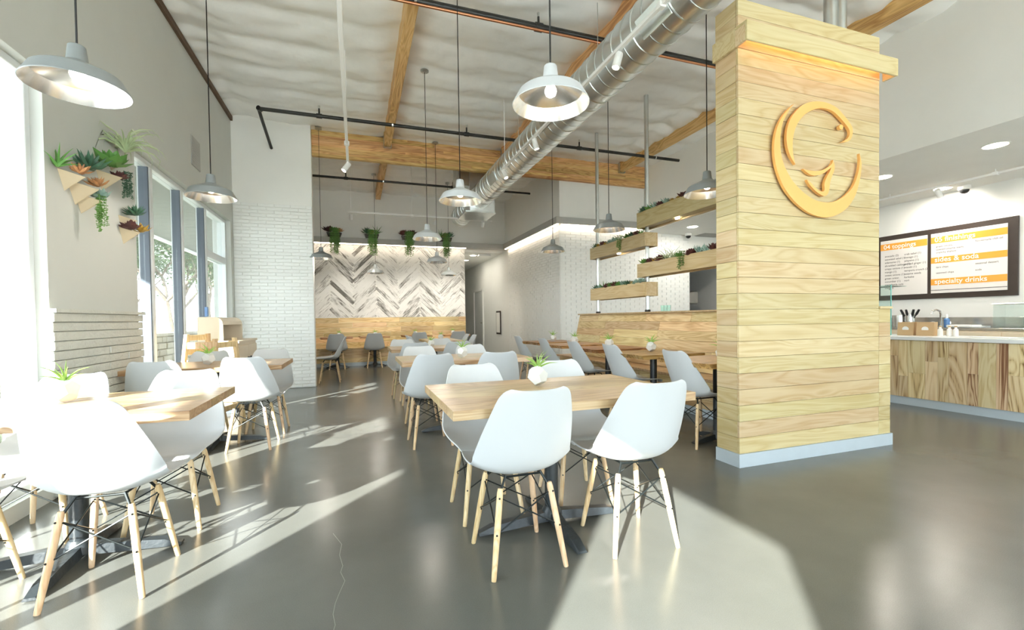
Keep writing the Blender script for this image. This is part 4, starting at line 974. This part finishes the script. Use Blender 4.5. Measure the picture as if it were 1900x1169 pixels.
high_chair(-1.50, 5.72, 0, rad(70), 'wooden high chair at the bottom of the stack beside the cabinet'); high_chair(-1.50, 5.72, .27, rad(70), 'wooden high chair on top of the stack beside the cabinet')

# ------------------------------------------------------------------ hall and far details
def disc_light(name, label, p, r, group, en=9): 
    t = thing(name, label, 'light', p, 0, group); MB().lathe([(r, -.002), (r*1.18, -.004), (r*1.18, 0)], 24).obj('trim_ring', M['white'], t); MB().lathe([(r, -.003), (.001, -.0031)], 24).obj('lens', M['dl'], t)
    ld = bpy.data.lights.new('downlight_beam', 'AREA'); ld.shape = 'DISK'; ld.size = r*1.8; ld.energy = en; ld.color = (1, .93, .84); lo_ = link(bpy.data.objects.new('downlight_beam', ld), t); lo_.location = (0, 0, -.012)
for px, py, nme in ((878, 474, 'nearer'), (864, 483, 'farther')):
    p = on_z(px, py, 3.05); disc_light('recessed_light', 'round recessed light in the hall ceiling, %s one' % nme, (max(p.x, 3.1), p.y, 3.05), .09, 'recessed lights in the hall', 3)
p = on_z(900, 467, 3.05); t = thing('emergency_light', 'white emergency light box on the hall ceiling', 'light', (3.62, 12.9, 2.99)); MB().cbox((0, 0, .03), (.36, .12, .06), .01).obj('body', M['white'], t); MB().cbox((0, -.062, .03), (.30, .004, .03)).obj('lens', M['alu'], t)
y = on_x(891, 560, XR).y; t = bpy.data.objects.new('door_1', None); COL.objects.link(t); struct(t, 'pale door in the right wall of the hall')
ya, yb = on_x(897, 560, XR).y, on_x(882, 560, XR).y
MB().cbox((XR-.02, (ya+yb)/2, 1.04), (.02, yb-ya, 2.08), .003).obj('door_leaf', M['doorp'], t)
for yy in (ya-.04, yb+.04): MB().cbox((XR-.03, yy, 1.06), (.05, .07, 2.13), .004).obj('door_frame', M['white'], t)
MB().cbox((XR-.03, (ya+yb)/2, 2.13), (.05, yb-ya+.15, .07), .004).obj('door_frame', M['white'], t); MB().cyl((XR-.03, ya+.12, 1.0), (XR-.09, ya+.12, 1.0), .02, n=10).obj('door_handle', M['steel'], t)
p0, p1 = on_x(925, 577, XR-.02), on_x(925, 620, XR-.02); t = thing('wall_frame', 'narrow dark framed board on the hall side wall', 'frame', (XR-.012, p0.y, p1.z)); h = p0.z-p1.z
MB().cbox((-.012, 0, h/2), (.024, .42, h), .004).obj('board', M['mframe'], t); MB().cbox((-.026, 0, h/2), (.006, .34, h-.10)).obj('sheet', M['mtextp'], t)

# ------------------------------------------------------------------ service counter, menu and kitchen
XC = 6.40
ct = thing('service_counter', 'service counter fronted with vertical figured boards and white top', 'counter', (XC+.3, 1.5, 0)); pl = ct.location
MB().bb((.02-.3, -4.0-pl.y, .10), (.35, 5.3-pl.y, .80)).obj('body', M['counterw'], ct)
y = 5.3; qb = []
while y > .6:
    wv = random.uniform(.09, .20); cut = random.uniform(.25, .55); x_ = XC
    for za, zb in (((.10, .10+cut), (.10+cut, .80)) if random.random() < .6 else ((.10, .80),)):
        b = MB().cbox((0, 0, 0), (zb-za-.001, wv-.0015, .016), .001).obj('plank', M['counterw'], ct)
        b.matrix_basis = Matrix.Translation((XC+.01-pl.x, y-wv/2-pl.y, (za+zb)/2)) @ Matrix((Vector((0, 0, 1)), Vector((0, -1, 0)), Vector((1, 0, 0)))).transposed().to_4x4()
    y -= wv
MB().bb((XC+.02-pl.x, -4.0-pl.y, 0), (XC+.035-pl.x, 5.3-pl.y, .10)).obj('toe_kick', M['base'], ct)
MB().cbox((XC+.3-pl.x, .65-pl.y, .826), (.66, 9.3, .045), .004).obj('worktop', M['quartz'], ct)
# sneeze guard
sg = thing('glass_guard', 'tall clear glass guard with green edge on the counter end', 'glass', (6.62, 4.0, .849))
MB().bb((-.006, -.04, 0), (.006, .46, .66)).obj('pane', M['cglass'], sg); MB().cbox((0, -.044, .33), (.013, .007, .66), .001).obj('pane_edge', M['gedge'], sg)
MB().bb((.006, -.05, .64), (.30, .42, .648)).obj('shelf_pane', M['cglass'], sg); MB().cyl((.0, -.03, .60), (.02, -.03, .60), .012, n=8).obj('clamp', M['steel'], sg)
# counter items
def at6(px, py, z=.849): p = on_z(px, py, z); return Vector((min(max(p.x, 6.45), 6.95), p.y, z))
q = at6(1668, 628); t = thing('wide_bowl', 'wide pale bowl at the end of the counter', 'bowl', (6.75, 4.25, .849)); MB().lathe([(.05, 0), (.075, .03), (.12, .09), (.115, .09), (.07, .035), (.001, .012)], 24, cap0=True).obj('bowl_body', M['pot'], t, 40); MB().lathe([(.12, .089), (.123, .093), (.116, .093)], 24).obj('rim', M['copper'], t)
for i, py_ in enumerate((3.83, 3.62)):
    t = thing('kraft_bag', 'kraft paper bag with white round sticker on the counter, ' + ('left' if not i else 'right') + ' of the pair', 'bag', (6.72, py_, .849), rad(8), 'kraft bags'); MB().prism([(-.05, -.085, 0), (.05, -.085, 0), (.05, .085, 0), (-.05, .085, 0)], (.02, 0, .17)).obj('bag_body', M['kraft'], t)
    s_ = MB().cyl((-.043, 0, .08), (-.036, 0, .081), .034, n=16).obj('sticker', M['white'], t)
for i, py_ in enumerate((3.47, 3.38, 3.32)):
    t = thing('cream_bottle', 'small cream bottle on the counter, %s of three' % ORD[i], 'bottle', (6.70, py_, .849), 0, 'cream bottles'); MB().lathe([(.026, 0), (.026, .08), (.012, .095), (.012, .11)], 14, cap0=True, cap1=True).obj('bottle_body', M['mtextp'], t, 40); MB().lathe([(.014, .11), (.014, .125)], 12, cap0=True, cap1=True).obj('cap', M['kraft'], t, 40)
t = thing('paper_stack', 'low stack of white paper on the counter', 'paper', (6.66, 2.95, .849)); MB().cbox((0, 0, .004), (.22, .30, .008), .001).obj('sheets', M['white'], t)
# back counter
kb = thing('back_counter', 'back counter with steel top, splash and cream cabinets', 'counter', (8.62, 3.6, 0)); 
MB().bb((-.27, -5.0, .10), (.32, 2.6, .87)).obj('body', M['cabinet'], kb); MB().bb((-.22, -5.0, 0), (.32, 2.6, .10)).obj('toe_kick', M['base'], kb)
MB().cbox((.02, -1.2, .89), (.60, 7.6, .04), .003).obj('steel_top', M['steel'], kb); MB().cbox((.315, -1.2, .985), (.02, 7.6, .15), .002).obj('steel_splash', M['steel'], kb)
for k in range(9):
    yy = 2.2-k*.62; d_ = MB().cbox((-.279, yy, .52), (.018, .60, .66), .002).obj('cabinet_door', M['cabinet'], kb); sgn = 1 if k % 2 else -1
    MB().cyl((-.30, yy+sgn*.26, .60), (-.30, yy+sgn*.26, .80), .009, n=8).obj('handle', M['steel'], d_)
def on8(px, py): p = on_x(px, py, 8.5); return p
def kcup(px, n_ut, label, r, h):
    p = on8(px, 604); t = thing('utensil_cup', label, 'cup', (8.5, p.y, .911)); MB().lathe([(r, 0), (r, h), (r-.004, h), (r-.004, .01)], 20, cap0=True).obj('cup', M['steel'], t, 40)
    for k in range(n_ut):
        a = 2*PI*k/n_ut; d = Vector((math.cos(a)*.35, math.sin(a)*.5, 1)); b = Vector((0, 0, .02)); MB().tube([b, b+d*.16, b+d*.19, b+d*.26], [.007, .007, .018, .014], 8).obj('utensil_handle', M['black'], t)
kcup(1668, 0, 'dark steel canister on the back counter', .09, .19); kcup(1688, 8, 'steel cup full of black handled utensils on the back counter', .065, .20)
p = on8(1738, 602); t = thing('faucet', 'chrome gooseneck faucet on the back counter', 'faucet', (8.6, p.y, .911)); MB().tube([(0, 0, 0), (0, 0, .20), (-.02, 0, .25), (-.07, .02, .27), (-.12, .04, .25), (-.13, .05, .21)], .014, 10).obj('spout', M['steel'], t, 40)
for s_ in (-1, 1): MB().lathe([(.02, 0), (.02, .04), (.03, .05), (.03, .08), (.01, .085)], 12, c=(0, s_*.10, 0), cap0=True, cap1=True).obj('tap_handle', M['refl'], t, 40)
p = on8(1753, 602); t = thing('soap_bottle', 'blue and white soap bottle beside the faucet', 'bottle', (8.55, p.y, .911)); MB().lathe([(.035, 0), (.035, .12), (.015, .14)], 14, cap0=True, cap1=True).obj('bottle_body', M['blue'], t, 40); MB().lathe([(.016, .14), (.016, .19), (.008, .20)], 10, cap0=True, cap1=True).obj('pump', M['white'], t, 40)
p = on8(1798, 602); t = thing('folded_towel', 'white folded towel lying on the back counter', 'towel', (8.5, p.y, .911)); MB().cbox((0, .06, .02), (.26, .30, .04), .015).obj('cloth', M['white'], t); MB().cbox((0, -.10, .012), (.24, .18, .024), .01).obj('fold', M['white'], t)
p = on8(1890, 600); t = thing('plastic_bin', 'clear plastic food bin at the right end of the back counter', 'bin', (8.55, p.y, .911)); 
for lo, hi in (((-.15, -.22, 0), (-.143, .22, .32)), ((.143, -.22, 0), (.15, .22, .32)), ((-.143, -.22, 0), (.143, -.213, .32)), ((-.143, .213, 0), (.143, .22, .32))): MB().bb(lo, hi).obj('bin_wall', M['glass'], t)
MB().bb((-.143, -.213, .0), (.143, .213, .012)).obj('bin_bottom', M['glass'], t); MB().cbox((0, 0, .33), (.31, .46, .018), .004).obj('lid', M['steel'], t)
# menu boards
mp0, mp1, mp2, mp3 = on_x(1632, 440, XM-.03), on_x(1890, 400, XM-.03), on_x(1632, 557, XM-.03), on_x(1888, 549, XM-.03)
my0, my1 = mp0.y+.06, mp1.y; mz0, mz1 = (mp2.z+mp3.z)/2, (mp0.z+mp1.z)/2
mn = thing('menu_board', 'dark framed menu board with two white and orange panels', 'menu board', (XM, (my0+my1)/2, mz0)); W_ = my0-my1; H_ = mz1-mz0
MB().cbox((-.012, 0, H_/2), (.024, W_, H_), .004).obj('frame', M['mframe'], mn)
def text(parent, s_, loc, size, mat):
    cu = bpy.data.curves.new('t', 'FONT'); cu.body = s_; cu.size = size; cu.offset = size*.012; o = bpy.data.objects.new('t', cu); COL.objects.link(o); bpy.context.view_layer.update()
    me = bpy.data.meshes.new_from_object(o.evaluated_get(bpy.context.evaluated_depsgraph_get())); bpy.data.objects.remove(o); bpy.data.curves.remove(cu)
    me.materials.clear(); me.materials.append(mat); t = link(bpy.data.objects.new('lettering', me), parent); t.matrix_basis = Matrix.Translation(loc) @ Matrix((Vector((0, -1, 0)), Vector((0, 0, 1)), Vector((-1, 0, 0)))).transposed().to_4x4(); return t
# local y runs left(+) to right(-) as seen from the room
split = W_/2-W_*.43
def mpanel(ya, yb, nme):
    b = .085; o = MB().cbox((0, 0, 0), (.008, ya-yb, H_-2*b), .001).obj('panel', M['mpanel'], mn); o.location = (-.030, (ya+yb)/2, H_/2); return o, (ya-yb), (H_-2*b)
pA, wA, hA = mpanel(W_/2-.08, split+.02, 'a'); pB, wB, hB = mpanel(split-.03, -W_/2+.11, 'b')
def stripe(pn, w_, h_, f0, f1, s_, size):
    MB().bb((-.006, -w_/2, h_/2-f1*h_), (-.0041, w_/2, h_/2-f0*h_)).obj('stripe', M['mstripe'], pn); text(pn, s_, (-.0065, w_/2-.05, h_/2-f1*h_+.022), size, M['mtextp'])
stripe(pA, wA, hA, .06, .175, '04 toppings', .105)
for i, s_ in enumerate(('avocado (2)', 'seaweed salad (1)', 'edamame (1)', 'shredded cabbage (1)', 'crispy onions (1)', 'mango (1)', 'sweet onions (1)', 'green onion', 'cucumber (1)', 'macadamia nuts', 'cilantro')): text(pA, s_, (-.0045, wA/2-.07, hA*.5-hA*(.30+.058*i)), .045, M['mtext'])
for i, s_ in enumerate(('crab salad (1)', 'masago (1)', 'jalapeno (1)', 'pickled ginger (1)', 'wasabi (1)', 'tempura crunch (2)', 'sesame seeds', 'furikake', 'nori')): text(pA, s_, (-.0045, -.02, hA*.5-hA*(.30+.058*i)), .045, M['mtext'])
stripe(pB, wB, hB, .06, .165, '05 finishings', .105); stripe(pB, wB, hB, .40, .50, 'sides & soda', .11); stripe(pB, wB, hB, .76, .865, 'specialty drinks', .105)
for s_, f, x in (('green onions', .235, .07), ('toasted sesame seeds', .285, .07), ('crunchy shallots', .335, .07), ('housemade chili oil', .22, .56), ('taro chips', .58, .07), ('seaweed chips', .675, .07), ('seasonal dessert', .575, .56), ('soda', .675, .56)): text(pB, s_, (-.0045, wB/2-x, hB/2-f*hB), .040, M['mtext'])
MB().bb((-.0055, -wB/2, hB/2-.955*hB), (-.0041, wB/2, hB/2-.945*hB)).obj('rule_line', M['mtext'], pB)
# kitchen ceiling lights, track, cameras
for px, py, nme in ((1847, 270, 'nearest the right edge'), (1749, 350, 'over the menu boards'), (1637, 329, 'half hidden by the wood column'), (1285, 421, 'seen between the planter boxes')):
    p = on_z(px, py, ZB); disc_light('recessed_light', 'round recessed light in the service ceiling, ' + nme, (p.x, p.y, ZB), .105, 'recessed lights over the service area')
track('slim white track light over the menu boards', (8.1, 5.7, ZB-.06), (8.1, 1.5, ZB-.06), ((.10, (.9, 0)), (.35, (.9, 0)), (.6, (.9, 0))), (.2, .5), ZB, 1)
for px, py, nme in ((1871, 362, 'near the right picture edge'), (1262, 443, 'above the back room opening')):
    p = on_z(px, py-6, ZB); t = thing('dome_camera', 'white dome camera on the service ceiling, ' + nme, 'camera', (min(p.x, 8.7), min(p.y, 8.5), ZB), 0, 'dome cameras'); MB().lathe([(.075, 0), (.075, -.05), (.06, -.06)], 20, cap0=True).obj('housing', M['white'], t, 40); MB().lathe([(.058, -.055), (.05, -.09), (.03, -.11), (.001, -.118)], 16).obj('dome', M['black'], t, 60)
p = on_z(1310, 438, ZB); t = thing('ceiling_vent', 'square grey vent in the service ceiling', 'vent', (p.x, p.y, ZB-.012)); MB().cbox((0, 0, .006), (.62, .62, .012), .003).obj('frame', M['trimgrey'], t)
for k in range(8): MB().box((0, -.24+k*.068, -.003), (.54, .02, .008)).obj('slat', M['trimgrey'], t)
# back room: steel machine and small cups
t = thing('steel_machine', 'stainless kitchen machine in the dark back room', 'machine', (8.0, 9.9, 0)); MB().cbox((0, 0, .62), (.9, .7, 1.24), .02).obj('body', M['steel'], t); MB().cbox((0, -.05, 1.62), (.95, .6, .34), .03).obj('hood', M['steel'], t); MB().cbox((.0, .2, 1.4), (.9, .1, .4), .01).obj('back_plate', M['steel'], t); MB().tube([(-.1, -.34, 1.24), (-.07, -.36, 1.45)], .02, 8).obj('lever', M['refl'], t)
for k in range(3):
    p = on_x(1227+k*6, 577, 4.25); t = MB().lathe([(.024, 0), (.028, .09), (.026, .09), (.022, .006)], 14, cap0=True).obj('glass_cup', M['cglass'], None, 40); t.location = (4.27, p.y, 1.206); tag(t, 'small clear cup on the half wall, %s of three' % ORD[k], 'cup', 'clear cups on the half wall')

# ------------------------------------------------------------------ outside
lw = thing('stone_wall', 'low pale stone wall outside the far windows', 'wall', (-5.2, 13.0, -.12)); 
M['stone'] = plain('pale_stone', (.26, .23, .18), .8, var=.15, scale=6, bump=.3, rnd=.15)
MB().bb((-.2, -5, 0), (.15, 8, .90)).obj('core', M['stone'], lw)
for r in range(5):
    y = -5.
    while y < 8:
        ln = random.uniform(.3, .75); h = .18; MB().cbox((.17+random.uniform(-.01, .02), y+ln/2, r*h+h/2), (.10, ln-.02, h-.015), .02).obj('stone', M['stone'], lw); y += ln
MB().cbox((0, 1.5, .94), (.55, 13.1, .09), .015).obj('coping', M['stone'], lw)
M['grass'] = plain('sunny_grass', (.10, .14, .03), .9, var=.25, scale=4)
o = sbox('grass_verge', (-4.6, 5.5, -.12), (-3.3, 17, -.06), 'grass', label='sunlit grass strip outside'); 
sbox('road', (-40, -20, -.115), (-16, 80, -.10), 'trimgrey', label='street beyond the trees')
M['leaf'] = plain('pale_green_foliage', (.055, .085, .03), .7, var=.3, scale=3); M['bark'] = plain('grey_bark', (.16, .13, .10), .9, var=.3, scale=10)
def tree(x, y, h, seed, label):
    rn = random.Random(seed); t = thing('tree', label, 'tree', (x, y, -.12), 0, 'trees outside the windows'); mb = MB(); ends = []
    def br(p, d, ln, r, dep):
        q = p+d*ln; mb.tube([p, p+d*ln*.5+Vector((rn.uniform(-.05, .05), rn.uniform(-.05, .05), 0))*ln, q], [r, r*.85, r*.65], 6); ends.append(q)
        if dep:
            for k in range(3): br(q, (d*.6+Vector((rn.uniform(-1, 1), rn.uniform(-1, 1), rn.uniform(.1, .8)))*.75).normalized(), ln*.68, r*.6, dep-1)
    br(Vector((0, 0, 0)), Vector((0, 0, 1)), h*.34, .11, 4); mb.obj('trunk', M['bark'], t, 60)
    lf = MB()
    for e in ends[4:]:
        for k in range(70):
            c = e+Vector((rn.gauss(0, .35), rn.gauss(0, .35), rn.gauss(0, .28))); a = Vector((rn.gauss(0, 1), rn.gauss(0, 1), rn.gauss(0, 1))).normalized(); b = a.orthogonal().normalized(); s_ = rn.uniform(.04, .08); lf.add([c-a*s_, c+b*s_*.6, c+a*s_, c-b*s_*.6], [(0, 1, 2, 3)])
    f = lf.obj('foliage', M['leaf'], t); f['kind'] = 'stuff'
tree(-6.9, 16.0, 6.2, 1, 'leafy tree seen through the pane next to the block pillar'); tree(-6.3, 19.0, 6.0, 2, 'leafy tree seen through the middle panes'); tree(-7.4, 24, 6.5, 3, 'leafy tree farthest along the wall'); tree(-8.6, 13.0, 6, 4, 'leafy tree left of the others')
src_t = [o for o in COL.objects if o.name.startswith('tree') and o.parent is None]
for i, (x, y) in enumerate(((-9.5, 20), (-10.5, 27), (-8.2, 31), (-12, 16), (-13, 23), (-6.0, 36), (-11, 36), (-15, 12))):  # extra trees, added to cut the sky light through the left windows
    dup(src_t[i % 4], (x, y, -.12), i*1.3, 'added leafy tree in the background row, %s counted from the near side' % ORD[i], 'trees outside the windows')
bl = thing('distant_building', 'pale low building across the street', 'building', (-34, 30, -.12)); MB().bb((-4, -22, 0), (4, 22, 4.6)).obj('wall', M['wallwhite'], bl); MB().bb((-4.4, -22.4, 4.6), (4.4, 22.4, 5.0)).obj('roof', M['trimgrey'], bl)
for k in range(9): MB().bb((4.0, -20+k*4.6, 1), (4.05, -17.4+k*4.6, 3)).obj('window', M['aludark'], bl)
